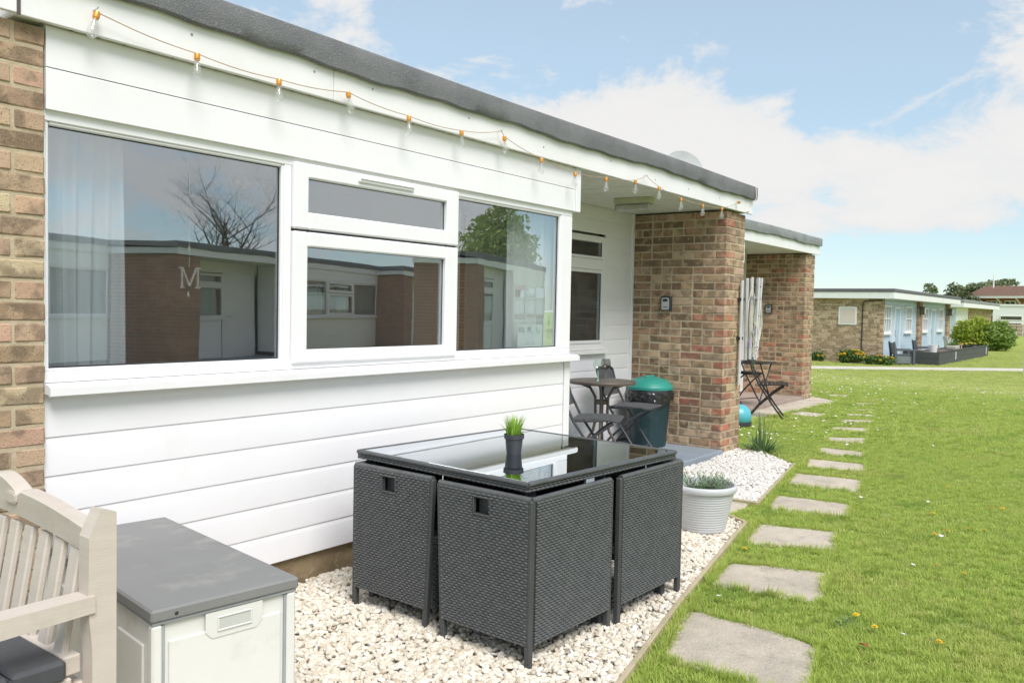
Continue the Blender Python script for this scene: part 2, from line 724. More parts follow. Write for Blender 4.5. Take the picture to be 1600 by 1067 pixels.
def brick_pillar(parent, x0, x1, y0, y1, courses, faces, pal_end, pal_side, red=.0, sep=True, redlow=False, name='brick_pillar', smear=True):
    """a brick wall end running back from y0 to y1; its bricks are laid course by course round a mortar core"""
    H = .075
    core = MB().box((x0 + .004, y0 + .004, -.15), (x1 - .004, y1, courses * H - .004))
    core = core.build(name, M_MORT, parent)
    allb = MB()
    for c in range(courses):
        z = (c + .5) * H
        lays = []
        odd = c % 2
        W = x1 - x0
        if odd:
            n = max(1, round((W + .01) / .225))
            bl = (W + .01) / n - .01
            for i in range(n):
                xa = x0 + i * (bl + .01)
                lays.append(('end', xa, xa + bl, y0, y0 + .102))
            ys = y0 + .112
        else:
            lays.append(('corner', x0, x0 + .102, y0, y0 + .215))
            if 'R' in faces or W > .3:
                lays.append(('corner', x1 - .102, x1, y0, y0 + .215))
            mid = W - .204 - .02
            if mid > .08:
                lays.append(('end', x0 + .112, x1 - .112, y0, y0 + .102))
            ys = y0 + .225
        for side, xs in (('L', (x0, x0 + .102)), ('R', (x1 - .102, x1))):
            if side not in faces:
                continue
            y = ys
            while y < y1 - .03:
                ln = .102 if RND.random() < .42 else .215
                e = min(y + ln, y1 - .004)
                lays.append(('side' + side, xs[0], xs[1], y, e))
                y += ln + .010
        for kind, xa, xb, ya, yb in lays:
            if kind.startswith('side'):
                col = RND.choice(BR_SIDE if pal_side is None else pal_side)
                if RND.random() < red * .55 * max(0, 1 - (ya - y0) / .5) + (.22 if redlow and c < 13 else 0):
                    col = RND.choice(BR_RED)
            elif kind == 'corner':
                col = RND.choice(pal_end)
                if red and RND.random() < .45:
                    col = RND.choice(BR_SIDE)
            else:
                col = RND.choice(pal_end)
                if odd and red and xa < x0 + .01 and RND.random() < .8:
                    col = RND.choice(BR_RED)
            lx, ly, lz = xb - xa, yb - ya, .065
            p = ((xa + xb) / 2 + RND.uniform(-.0015, .0015), (ya + yb) / 2 + RND.uniform(-.0015, .0015), z)
            if sep and not (kind == 'sideR'):
                o = link('brick', brick_mesh(lx, ly, lz, RND.randrange(3)), None, core, p, (RND.uniform(-.006, .006), RND.uniform(-.006, .006), RND.uniform(-.006, .006)), jit(col))
            else:
                allb.box((p[0] - lx / 2, p[1] - ly / 2, p[2] - lz / 2), (p[0] + lx / 2, p[1] + ly / 2, p[2] + lz / 2))
    if allb.v:
        o = allb.build('brickwork', M_BRICKFIELD, core)
        tag(o, kind='stuff')
    return core


def brickfield(name, cols):
    """many-coloured bricks of one joined mesh: colour by the brick's own island"""
    if name in MATS:
        return MATS[name]
    t = NT(name)
    t.coord()
    g = t.n('ShaderNodeNewGeometry')
    ramp = t.n('ShaderNodeValToRGB')
    ramp.color_ramp.interpolation = 'CONSTANT'
    el = ramp.color_ramp.elements
    while len(el) < len(cols):
        el.new(.5)
    for i, c in enumerate(cols):
        el[i].position = i / len(cols)
        el[i].color = c + (1,)
    t.t.links.new(g.outputs['Random Per Island'], ramp.inputs[0])
    c = t.mix(t.math('MULTIPLY', t.rng(t.noise(14, 4), .45, .65), .45), ramp.outputs[0], (.15, .11, .08))
    t.put(t.b.inputs['Base Color'], c)
    t.b.inputs['Roughness'].default_value = .92
    t.bump(t.noise(90, 4, .7), .003)
    MATS[name] = t.m
    return t.m


M_BRICKFIELD = brickfield('mixed_brickwork', BR_SIDE + BR_RED[:1])
M_BUFFFIELD = brickfield('buff_brickwork', [(.46, .345, .23), (.35, .255, .165), (.55, .425, .29), (.29, .21, .14), (.41, .30, .20), (.57, .45, .32)])
M_REDFIELD = brickfield('brown_red_brickwork', [(.42, .20, .135), (.35, .18, .125), (.47, .25, .165), (.33, .18, .125)])

# ------------------------------------------------------------------ ground


def gz(x):
    t = min(max((x - 12.5) / 15.5, 0), 1)
    return -0.55 * t * t * (3 - 2 * t)


def poly_in(pts, poly):
    x, y = pts[:, 0], pts[:, 1]
    ins = np.zeros(len(pts), bool)
    n = len(poly)
    for i in range(n):
        x1, y1 = poly[i]
        x2, y2 = poly[(i + 1) % n]
        c = ((y1 > y) != (y2 > y)) & (x < (x2 - x1) * (y - y1) / (y2 - y1 + 1e-12) + x1)
        ins ^= c
    return ins


def lawn_mat():
    t = NT('mown_lawn')
    t.coord()
    a = t.noise(1.1, 4, .6)
    b = t.noise(14, 5, .7)
    c = t.mix(t.rng(a, .35, .65), (.28, .38, .075), (.37, .43, .11))
    c = t.mix(t.math('MULTIPLY', t.rng(b, .45, .7), .6), c, (.26, .26, .10))
    c = t.mix(t.math('MULTIPLY', t.rng(t.noise(.45, 4, .6), .55, .72), .35), c, (.32, .29, .13))
    t.put(t.b.inputs['Base Color'], c)
    t.b.inputs['Roughness'].default_value = .95
    t.b.inputs['Specular IOR Level'].default_value = .1
    t.bump(t.noise(70, 4, .7), .03)
    return t.m


xs = [-400, -120, -50, -25, -15, -8, -4, 0, 4, 8, 11] + [12.5 + i * 0.775 for i in range(21)] + [32, 40, 55, 80, 140, 300, 700]
ys = [-400, -150, -60, -35, -25, -15, -10, -6, -3, 0, 3, 6, 10, 16, 25, 40, 70, 150, 400]
gv = [(x, y, gz(x)) for x in xs for y in ys]
ny = len(ys)
gf = [(i * ny + j, (i + 1) * ny + j, (i + 1) * ny + j + 1, i * ny + j + 1) for i in range(len(xs) - 1) for j in range(ny - 1)]
lawn = MB().add(gv, gf).build('lawn', lawn_mat(), smooth=60)
tag(lawn, kind='structure')



def slab_mat():
    t = NT('paving_concrete')
    t.coord()
    c = t.mix(t.rng(t.noise(3.5, 5, .65), .35, .65), (.64, .56, .465), (.50, .44, .365))
    c = t.mix(t.math('MULTIPLY', t.rng(t.noise(90, 4, .7), .52, .62), .55), c, (.66, .59, .50))
    c = t.mix(t.math('MULTIPLY', t.rng(t.noise(140, 3, .7), .56, .66), .6), c, (.27, .235, .20))
    c = t.mix(t.math('MULTIPLY', t.rng(t.noise(7, 6, .7), .56, .72), .55), c, (.34, .30, .25))
    c = t.mix(t.math('MULTIPLY', t.rng(t.noise(11, 6, .75), .62, .75), .5), c, (.36, .36, .20))
    t.put(t.b.inputs['Base Color'], c)
    t.b.inputs['Roughness'].default_value = .95
    t.b.inputs['Specular IOR Level'].default_value = .15
    t.bump(t.math('ADD', t.noise(120, 4, .7), t.math('MULTIPLY', t.noise(12, 3), 1.5)), .008)
    return t.m


M_SLAB = slab_mat()
M_PATH = surf('pale_concrete_path', (.60, .57, .50), (.52, .49, .43), rough=.95, scale=2, spec=.1)
M_PORCH = surf('blue_grey_floor_paint', (.27, .315, .37), (.23, .27, .32), rough=.55, scale=4, dirt=(.36, .38, .40, .5), dirtscale=12)
M_TIMB = surf('weathered_edging_timber', (.50, .42, .29), (.40, .33, .22), rough=.9, scale=5, bscale=60, bump=.002, stretch=(1, 1, 1))
M_BED = surf('gravel_bedding', (.55, .49, .40), (.42, .37, .29), rough=1, scale=30, bscale=90, bump=.01, spec=.1)

SLABS = [[(2.094, -1.568), (2.065, -2.182), (1.56, -2.30), (1.535, -1.739)], [(2.907, -1.453), (3.067, -1.927), (2.571, -2.031), (2.486, -1.51)],
         [(3.83, -1.257), (3.95, -1.722), (3.512, -1.843), (3.319, -1.362)], [(4.757, -1.045), (4.819, -1.574), (4.399, -1.678), (4.266, -1.152)],
         [(5.733, -0.847), (5.803, -1.397), (5.317, -1.503), (5.184, -0.975)], [(6.534, -0.724), (6.61, -1.23), (6.176, -1.328), (6.044, -0.845)],
         [(7.311, -0.595), (7.316, -1.041), (6.991, -1.111), (6.895, -0.702)], [(8.101, -0.432), (8.341, -0.81), (7.939, -0.897), (7.727, -0.555)],
         [(9.007, -0.21), (9.248, -0.606), (8.833, -0.701), (8.717, -0.294)], [(9.879, -0.086), (10.076, -0.456), (9.729, -0.533), (9.535, -0.175)],
         [(10.59, 0.052), (10.767, -0.314), (10.521, -0.356), (10.291, -0.038)], [(11.259, 0.12), (11.492, -0.157), (11.268, -0.202), (11.004, 0.052)],
         [(12.183, 0.374), (12.393, 0.058), (12.136, 0.006), (11.905, 0.282)], [(13.304, 1.114), (13.463, 0.756), (13.095, 0.678), (12.937, 1.027)]]
path_t = thing('stepping_stone_path', 'line of weathered grey concrete slabs sunk into the lawn beside the gravel', 'path')


def slab_mesh(poly, z0, z1, n=7, rough=.012):
    r = random.Random(int(poly[0][0] * 1000))
    pts = []
    k = len(poly)
    for i in range(k):
        a, b = Vector(poly[i]), Vector(poly[(i + 1) % k])
        for j in range(n):
            p = a.lerp(b, j / n)
            q = rough * (1.6 if j == 0 else 1)
            c = Vector((sum(x for x, _ in poly) / k, sum(y for _, y in poly) / k))
            if j == 0:
                p = p.lerp(c, .045)
            pts.append((p.x + r.uniform(-q, q), p.y + r.uniform(-q, q)))
    cx = sum(p[0] for p in pts) / len(pts)
    cy = sum(p[1] for p in pts) / len(pts)
    m_ = len(pts)
    vs = [(x, y, z0) for x, y in pts] + [(x, y, z1 - .006) for x, y in pts] + [(cx + (x - cx) * .975, cy + (y - cy) * .975, z1) for x, y in pts]
    fs = []
    for L_ in (0, 1):
        for i in range(m_):
            j = (i + 1) % m_
            fs.append((L_ * m_ + i, L_ * m_ + j, (L_ + 1) * m_ + j, (L_ + 1) * m_ + i))
    fs.append(tuple(2 * m_ + i for i in range(m_)))
    return MB().add(vs, fs)


for s_ in SLABS:
    zz = gz(s_[0][0])
    slab_mesh(s_, zz - .05, zz + .012, rough=.012).build('paving_slab', M_SLAB, path_t, smooth=30)
# paving between the two gravel beds, running in to the porch
BED1 = [(-4.0, -.02 + .03), (-4.0, -2.45), (1.258, -1.735), (2.102, -1.545), (3.749, -1.215), (3.86, -1.02), (3.86, .03), (0, .03)]
BED2 = [(4.36, -1.06), (6.106, -0.734), (6.55, -.28), (6.62, .02), (6.14, .02), (4.36, -.06)]
WALKP = [(3.89, -1.03), (4.33, -1.08), (4.33, -.06), (3.89, -.06)]
walk_t = thing('porch_walkway', 'short strip of grey slabs between the two gravel beds leading to the porch', 'path')
for (ya, yb) in ((-.06, -.53), (-.54, -1.02)):
    slab_mesh([(3.90, ya), (4.325, ya), (4.325, yb), (3.90, yb)], -.04, .014, rough=.006).build('paving_slab', M_SLAB, walk_t, smooth=30)
# apron in front of the second porch
apron_t = thing('neighbour_porch_paving', 'pale slab apron in front of the far brick pillar with folding chairs', 'paving')
for q in ([(8.0, .80), (9.35, .74), (9.5, 1.12), (8.0, 1.14)], [(9.37, .74), (10.85, .66), (10.85, 1.12), (9.52, 1.12)],
          [(10.87, .66), (12.2, .60), (12.66, 1.10), (10.87, 1.12)], [(12.70, 1.12), (13.1, 1.95), (12.56, 1.95), (12.54, 1.12)],
          [(9.92, .60), (10.4, .60), (10.3, .22), (9.95, .26)]):
    slab_mesh(q, -.04, .012, rough=.008).build('paving_slab', M_SLAB, apron_t, smooth=30)

for nm, bed in (('gravel_bed', BED1), ('white_gravel_bed', BED2)):
    b = MB().add([(x, y, .004) for x, y in bed], [tuple(range(len(bed)))]).build(nm, M_BED)
    tag(b, kind='structure')

edge_t = thing('gravel_edging', 'pale timber edging strips round the gravel beds beside the lawn', 'edging')


def strip(pts, z1=.035, w=.022):
    for a, b in zip(pts[:-1], pts[1:]):
        mb = MB().bar((a[0], a[1], z1 / 2 - .02), (b[0], b[1], z1 / 2 - .02), w, z1 + .04, .003)
        mb.build('edging_board', M_TIMB, edge_t)


strip([(-1.2, -2.26), (1.258, -1.73), (2.102, -1.54), (3.749, -1.213)])
strip([(3.755, -1.20), (3.865, -1.03), (3.875, -.06)])
strip([(4.345, -.06), (4.345, -1.065), (6.106, -0.74)], .03)
strip([(6.12, -.73), (6.56, -.30), (6.64, -.04)], .02, .015)

# concrete path far across the lawn
pp = [(28.6, 6.3), (34.4, 0.2), (48, -14), (49.6, -13.2), (36.0, 1.0), (30.0, 7.2)]
pm = MB()
for i in range(len(pp)):
    pass
pv = []
A0, A1, B0, B1 = Vector((24, 11.1)), Vector((52, -18.3)), Vector((25.2, 12.2)), Vector((53.2, -17.2))
for i in range(41):
    a, b = A0.lerp(A1, i / 40), B0.lerp(B1, i / 40)
    pv += [(a.x, a.y, gz(a.x) + .012), (b.x, b.y, gz(b.x) + .012)]
pth = MB().add(pv, [(2 * i, 2 * i + 2, 2 * i + 3, 2 * i + 1) for i in range(40)]).build('concrete_path', M_PATH)
tag(pth, kind='structure')

# ------------------------------------------------------------------ chalets
PITCH_LO = [.152, .29, .43, .568, .708, .852, 1.0]


def plank_profile(h, proud=0.0):
    """section of one shiplap board (y, z): flat face, scooped top that tucks under the next board"""
    return [(proud, 0), (proud, h * .80), (proud + .0014, h * .86), (proud + .0042, h * .93), (proud + .0048, h + .012), (proud + .022, h + .012), (proud + .022, 0)]


def plank(parent, x0, x1, z0, h, y=0., mat=None):
    return MB().prism(plank_profile(h), x0, x1, 'xyz').build('plank', mat or M_UPVC, parent, smooth=25, loc=(0, y, z0))


def frame_bars(mb, x0, x1, z0, z1, w, ya, yb, ch=.006):
    mb.box((x0, ya, z0), (x0 + w, yb, z1), ch)
    mb.box((x1 - w, ya, z0), (x1, yb, z1), ch)
    mb.box((x0 + w, ya + .0005, z0), (x1 - w, yb, z0 + w), ch)
    mb.box((x0 + w, ya + .0005, z1 - w), (x1 - w, yb, z1), ch)


def glazed(parent, x0, x1, z0, z1, y, glass, detail=True):
    if detail:
        g = MB()
        w = .006
        g.box((x0 - .004, y - .002, z0 - .004), (x1 + .004, y + .004, z0 + w))
        g.box((x0 - .004, y - .002, z1 - w), (x1 + .004, y + .004, z1 + .004))
        g.box((x0 - .004, y - .0025, z0 + w), (x0 + w, y + .004, z1 - w))
        g.box((x1 - w, y - .0025, z0 + w), (x1 + .004, y + .004, z1 - w))
        g.build('gasket', M_GASKET, parent)
    return MB().box((x0, y, z0), (x1, y + .005, z1)).build('pane', glass, parent)


def party_mat():
    t = NT('party_wall_brick')
    t.coord()
    tx = t.n('ShaderNodeTexBrick')
    sp = t.n('ShaderNodeSeparateXYZ')
    t.t.links.new(t.obj, sp.inputs[0])
    cb = t.n('ShaderNodeCombineXYZ')
    t.put(cb.inputs[0], t.math('ADD', sp.outputs[0], sp.outputs[1]))
    t.put(cb.inputs[1], sp.outputs[2])
    t.t.links.new(cb.outputs[0], tx.inputs['Vector'])
    for k, v in (('Scale', 1.0), ('Mortar Size', .006), ('Brick Width', .225), ('Row Height', .075), ('Bias', 0.0)):
        tx.inputs[k].default_value = v
    tx.inputs['Color1'].default_value = (.42, .21, .145, 1)
    tx.inputs['Color2'].default_value = (.34, .18, .13, 1)
    tx.inputs['Mortar'].default_value = (.56, .48, .38, 1)
    t.put(t.b.inputs['Base Color'], tx.outputs['Color'])
    t.b.inputs['Roughness'].default_value = .95
    t.bump(t.math('SUBTRACT', 1.0, tx.outputs['Fac']), .006)
    return t.m


M_PARTY = party_mat()


def chalet(root, near=True, sep=True, pal_end=None, pal_side=None, red=0., field=None, felt=None, soffit_parts=True, left=True, lit=False, courses=31, walls=None, redlow=False, floor=None):
    felt = felt or M_FELT
    wm = walls or M_UPVC
    # --- bay cladding
    for i in range(6):
        plank(root, 0.004, 3.437, PITCH_LO[i], PITCH_LO[i + 1] - PITCH_LO[i], 0, wm)
    MB().box((3.444, -.008, .152), (3.512, .026, .998), .003).box((3.490, .026, .152), (3.512, .95, 2.335), .002).build('corner_trim', M_UPVC, root)
    for z0, h in ((2.04, .148), (2.19, .147)):
        MB().prism([(-.022, 0), (-.022, h - .007), (-.0185, h - .001), (-.0165, h), (.03, h), (.03, 0)], 0.004, 3.505, 'xyz').build('plank', wm, root, smooth=25, loc=(0, 0, z0))
    MB().box((3.507, -.030, 2.036), (3.566, .03, 2.337), .003).build('head_trim', M_UPVC, root)
    MB().box((0, .028, -.1), (3.49, .08, .16)).build('plinth', M_PLINTH, root)
    # --- picture window: fixed pane, top light over opening sash, fixed pane
    fr = MB()
    ya, yb = -.004, .062
    fr.box((0.0, ya, 1.052), (3.506, yb, 1.092), .004)
    fr.box((0.0, ya, 2.000), (3.506, yb, 2.044), .004)
    fr.box((1.066, ya, 1.092), (1.106, yb, 2.0), .004)
    fr.box((2.282 - .002, ya, 1.092), (2.282 + .0, yb, 2.0), .0)
    fr.box((3.372, ya, 1.092), (3.506, yb, 2.0), .004)
    fr.box((0.0, ya, 1.092), (.012, yb, 2.0), .003)
    win = fr.build('window', M_UPVC, root, smooth=20)
    for (x0, x1, z0, z1) in ((.012, 1.066, 1.092, 2.0), (2.282, 3.372, 1.092, 2.0)):
        bead = MB()
        frame_bars(bead, x0 - .002, x1 + .002, z0 - .002, z1 + .002, .014, .002, .03, .005)
        bead.build('glazing_bead', M_UPVC, win, smooth=20)
    glazed(win, .024, 1.054, 1.104, 1.990, .022, M_GLASS)
    glazed(win, 2.294, 3.360, 1.104, 1.990, .022, M_GLASS)
    for (x0, x1, z0, z1, gx0, gx1, g0, g1) in ((1.108, 2.279, 1.712, 2.020, 1.190, 2.182, 1.788, 1.956), (1.108, 2.279, 1.080, 1.700, 1.187, 2.178, 1.140, 1.634)):
        sm = MB()
        sm.box((x0, -.024, z0), (gx0 + .004, .03, z1), .007)
        sm.box((gx1 - .004, -.024, z0), (x1, .03, z1), .007)
        sm.box((gx0 + .004, -.0235, z0), (gx1 - .004, .03, g0 + .004), .007)
        sm.box((gx0 + .004, -.0235, g1 - .004), (gx1 - .004, .03, z1), .007)
        sa = sm.build('sash', M_UPVC, win, smooth=20)
        # bevelled inner bead
        glazed(win, gx0, gx1, g0, g1, .004, M_GLASS)
    MB().box((1.50, -.036, 1.975), (1.895, -.024, 1.997), .004).box((1.505, -.044, 1.989), (1.89, -.036, 1.9965), .003).build('trickle_vent', M_UPVC, win)
    MB().prism([(.02, 1.052), (-.045, 1.046), (-.062, 1.036), (-.062, 1.008), (-.052, 1.004), (-.045, 1.012), (.02, 1.014)], -.0, 3.548, 'xyz').build('sill', M_UPVC, win, smooth=25)
    # --- porch wall
    k = 0
    z = .075
    while z < 2.33:
        h = min(.1435, 2.345 - z)
        if z + h > .94 and z < 2.06:
            segs = [(5.602, 6.108)]
        else:
            segs = [(4.62, 6.108)]
        for a, b in segs:
            MB().prism(plank_profile(h - .001), a, b, 'xyz').build('plank', wm, root, smooth=25, loc=(0, .966, z))
        z += h
    MB().box((6.110, .955, .06), (6.1525, .99, 2.337), .003).build('corner_trim', M_UPVC, root)
    f2 = MB()
    frame_bars(f2, 4.55, 5.60, .985, 2.06, .06, .955, 1.02)
    f2.box((4.61, .9555, 1.742), (5.54, 1.02, 1.842), .005)
    w2 = f2.build('window', M_UPVC, root, smooth=20)
    f3 = MB()
    frame_bars(f3, 4.612, 5.538, 1.047, 1.740, .030, .948, 1.0, .005)
    frame_bars(f3, 4.612, 5.538, 1.844, 1.998 + .045, .024, .948, 1.0, .005)
    f3.build('sash', M_UPVC, w2, smooth=20)
    glazed(w2, 4.64, 5.510, 1.076, 1.712, .962, M_GLASS2)
    glazed(w2, 4.634, 5.516, 1.866, 2.020, .962, M_GLASS2)
    MB().prism([(.98, .985), (.915, .978), (.915, .952), (.98, .955)], 4.5, 5.62, 'xyz').build('sill', M_UPVC, w2)
    dm = MB().box((3.60, .95, .06), (4.60, 1.02, 2.1), .004).box((3.66, .942, .10), (4.54, .95, 2.05), .003)
    dr = dm.build('door', M_UPVC, root)
    MB().tube([(4.48, .93, 1.02), (4.48, .90, 1.04), (4.36, .90, 1.04)], .009).build('handle', M_STEEL, dr, smooth=40)
    MB().box((3.515, .97, 2.1), (4.62, 1.0, 2.335)).build('door_head', M_UPVC, root)
    MB().box((3.52, -.05, -.1), (6.147, .955, .06), .006).build('porch_floor', floor or M_PORCH, root)
    # --- roof edge
    x_l, x_r = -.105, 6.676
    for a, b in ((x_l, 1.298), (1.301, x_r)):
        MB().box((a, -.066, 2.333), (b, -.046, 2.495), .002).build('fascia_board', M_FASC, root)
    if soffit_parts:
        n = int((6.64 - x_l) / .1)
        me = MB().prism([(0.0, .006), (.004, 0), (.0935, 0), (.0975, .006), (.0975, .012), (0, .012)], 0, 1.0, 'yxz').mesh('soffit_board', 25)
        me.materials.append(M_SOFF)
        for i in range(n):
            link('soffit_board', me, None, root, (x_l + i * .1, -.044, 2.338 + RND.uniform(0, .0012)))
    else:
        MB().box((x_l, -.044, 2.338), (6.64, .97, 2.35)).build('soffit', M_SOFF, root)
    # felt drip: lapped over the fascia with a wavy lower edge
    vs, fs = [], []
    nx = 150
    for i in range(nx + 1):
        x = x_l - .02 + (x_r + .045 - x_l) * i / nx
        wv = .007 * math.sin(x * 2.9 + .4) + .004 * math.sin(x * 7.3) + .003 * math.sin(x * 19)
        bu = .003 * math.sin(x * 4.1 + 1)
        prof = [(-.066, 2.478 + wv), (-.085, 2.474 + wv), (-.098 - bu * .6, 2.482 + wv), (-.102 - bu * .6, 2.53), (-.100 - bu * .4, 2.592), (-.093, 2.606), (-.05, 2.614), (.2, 2.600), (6.1, 2.64)]
        vs += [(x, y, zz + .004 * math.sin(x * 1.7)) for y, zz in prof]
    m_ = 9
    for i in range(nx):
        for j in range(m_ - 1):
            fs.append((i * m_ + j, (i + 1) * m_ + j, (i + 1) * m_ + j + 1, i * m_ + j + 1))
    for i in (0, nx):
        fs.append(tuple(i * m_ + j for j in range(m_)))
    MB().add(vs, fs).build('roof_felt', felt, root, smooth=50)
    MB().box((x_l, -.040, 2.352), (6.66, 6.0, 2.47)).build('roof_deck', M_FASC, root)
    # --- party walls and back
    pe = pal_end or BR_LEFT
    brick_pillar(root, 6.153, 6.598, -.021, .97, courses, 'LR', pe, pal_side, red, sep, redlow)
    if left:
        brick_pillar(root, -.445, 0.0, -.021, .40, courses, '', BR_LEFT, pal_side, 0, sep)
    rl = MB()
    rl.box((6.155, .972, -.1), (6.59, 6, 2.35)).box((-.44, .402, -.1), (0, 6, 2.35)).box((0.001, 5.9, -.1), (6.154, 6.0, 2.35))
    rl.build('party_wall', M_PARTY, root)
    rm = MB()
    rm.box((.002, .09, .0), (6.15, 5.89, .05))
    rm.box((.002, 3.6, .05), (3.6, 3.65, 2.34)).box((3.515, 1.05, .05), (3.55, 3.59, 2.34)).box((3.56, 3.0, .05), (6.15, 3.05, 2.34)).box((.002, .1, .05), (.012, 3.59, 2.34))
    rm.box((.012, .1, 2.30), (3.51, 3.59, 2.336)).box((.002, .082, .05), (3.49, .09, 1.04))
    rm.build('room_lining', M_ROOMW, root)
    return root


M_CURT3 = surf('pale_green_curtain', (.62, .72, .69), (.54, .64, .62), rough=.9, scale=3)


def curtain_mesh(x0, x1, z0, z1, y, amp=.022, per=.075, seed=0):
    r = random.Random(seed + int(x0 * 100))
    n = max(8, int((x1 - x0) / .008))
    nz = 6
    ph = [r.uniform(0, 6) for _ in range(4)]
    vs = []
    for off in (0, .003):
        for j in range(nz + 1):
            t = j / nz
            for i in range(n + 1):
                x = x0 + (x1 - x0) * i / n
                yy = amp * math.sin(2 * math.pi * x / per + ph[0] + .8 * math.sin(x * 9 + ph[1])) + amp * .5 * math.sin(x * 31 + ph[2] + t * .8)
                vs.append((x + .01 * math.sin(t * 2 + x * 20), y + yy * (1.0 - .35 * t) + off, z0 + (z1 - z0) * t))
    m_ = n + 1
    S = m_ * (nz + 1)
    fs = []
    for j in range(nz):
        for i in range(n):
            a = j * m_ + i
            fs.append((a, a + 1, a + m_ + 1, a + m_))
            fs.append((S + a, S + a + m_, S + a + m_ + 1, S + a + 1))
    return MB().add(vs, fs)


M_STEEL = surf('brushed_steel', (.55, .55, .56), rough=.35, metal=1.0)
M_BLACKP = surf('black_plastic', (.028, .030, .032), (.04, .042, .045), rough=.42, spec=.5)

home = thing('chalet', 'white weatherboarded chalet with big picture window, felt roof edge and brick pillars, nearest the camera', 'chalet')
chalet(home, pal_end=BR_BUFF + BR_LEFT[:3], red=.55)
# lapping fascia board of the chalet to the left
MB().box((-.95, -.068, 2.336), (-.109, -.047, 2.50), .002).build('fascia_board', M_FASC, home)
MB().box((-.113, -.072, 2.330), (-.101, -.0665, 2.49), .001).build('fascia_joint', surf('brown_joint_strip', (.11, .085, .08), rough=.6), home)
# white cord strapped round the felt at the roof's corner
MB().tube([(6.60, -.05, 2.60), (6.62, -.107, 2.60), (6.625, -.113, 2.53), (6.63, -.112, 2.475), (6.60, -.075, 2.44), (6.55, -.074, 2.36), (6.50, -.074, 2.345)], .006, 6).build('cable', surf('dull_white_cable', (.70, .70, .66), rough=.5), home, smooth=60)
# fixings on the fascia
fx = MB()
for x in (.55, 1.18, 1.55, 2.3, 3.05, 3.9, 4.6, 5.2, 5.85):
    fx.lathe([(.006, 0), (.005, .003), (0, .004)], 8, Matrix.Translation((x, -.0662, 2.44 if int(x * 10) % 2 else 2.40)) @ Matrix.Rotation(math.pi / 2, 4, 'X'))
fx.build('nail_head', surf('dull_nail', (.35, .35, .35), rough=.5), home)

unit2 = thing('chalet', 'second white chalet set back behind the brick pillar, with weathered pale grey roof felt', 'chalet', (5.905, 1.141, 0))
chalet(unit2, pal_end=BR_BUFF + BR_LEFT[:3], red=.6, felt=M_FELT2, soffit_parts=False, left=False, redlow=True, floor=surf('worn_porch_floor', (.37, .29, .25), (.32, .25, .215), rough=.7, scale=5))

# ------------------------------------------------------------------ opposite terrace (seen in the windows)
M_OPPW = surf('opposite_white_boards', (.90, .90, .89), (.87, .87, .86), rough=.5)
th = math.radians(158)
cs_, sn_ = math.cos(th), math.sin(th)
base0 = Vector((17.0, -15.95))
lx = Vector((cs_, sn_))
ln_ = Vector((sn_, -cs_))
old = M_BRICKFIELD
M_BRICKFIELD = M_REDFIELD
opp = []
proto = None
for i, (k, back) in enumerate(((0, 0), (1, -1.7), (-1, .9), (None, 0))):
    p = base0 + lx * (9.57 * k) + ln_ * back if k is not None else Vector((19.1, -11.0))
    lab = ['white chalet with dark red brick wall, mirrored in the left pane of the picture window', 'set back white chalet mirrored at the far left of the picture window behind the curtain',
           'white chalet with red brick end, mirrored in the opening sash of the picture window', 'white chalet mirrored in the right pane of the picture window beside the leafy tree'][i]
    if proto is None:
        proto = thing('chalet', lab, 'chalet', (p.x, p.y, 0), th, 'chalets across the lawn')
        proto.scale = (1.45, 1, 1)
        chalet(proto, sep=False, soffit_parts=False, left=False, walls=M_OPPW)
        for a, b in ((.03, .95), (2.35, 3.3), (1.25, 1.7), (4.66, 5.2)):
            curtain_mesh(a, b, 1.0, 2.1, .12 if a < 4 else 1.08).build('curtain', M_CURT3, proto, smooth=60)
    else:
        o = copy_tree(proto)
        o.location = (p.x, p.y, 0)
        if k is None:
            o.scale = (1, .26, 1)
        tag(o, lab)
M_BRICKFIELD = old

# ------------------------------------------------------------------ things in the window
o = curtain_mesh(.05, .385, .95, 2.03, .17, per=.062).build('curtain', M_CURT, smooth=60)
tag(o, 'pale blue gathered curtain hanging behind the left end of the picture window', 'curtain')
o = curtain_mesh(2.93, 3.46, .95, 2.1, .13, per=.085, seed=4).build('curtain', M_CURT2, smooth=60)
tag(o, 'white gathered net curtain behind the right pane of the picture window', 'curtain')
M_PAPER = surf('white_paper', (.82, .86, .86), (.80, .83, .84), rough=.6)
M_INKG = surf('grey_green_ink', (.22, .30, .29), rough=.6)
M_INKR = surf('red_ink', (.62, .16, .12), rough=.6)
M_INKT = surf('teal_ink', (.25, .62, .48), rough=.6)
M_INKL = surf('pale_grey_ink', (.50, .54, .55), rough=.6)


def flat(parent, name, mat, rects, y):
    mb = MB()
    for (x0, z0, x1, z1) in rects:
        mb.box((x0, y - .0006, z0), (x1, y, z1))
    return mb.build(name, mat, parent)


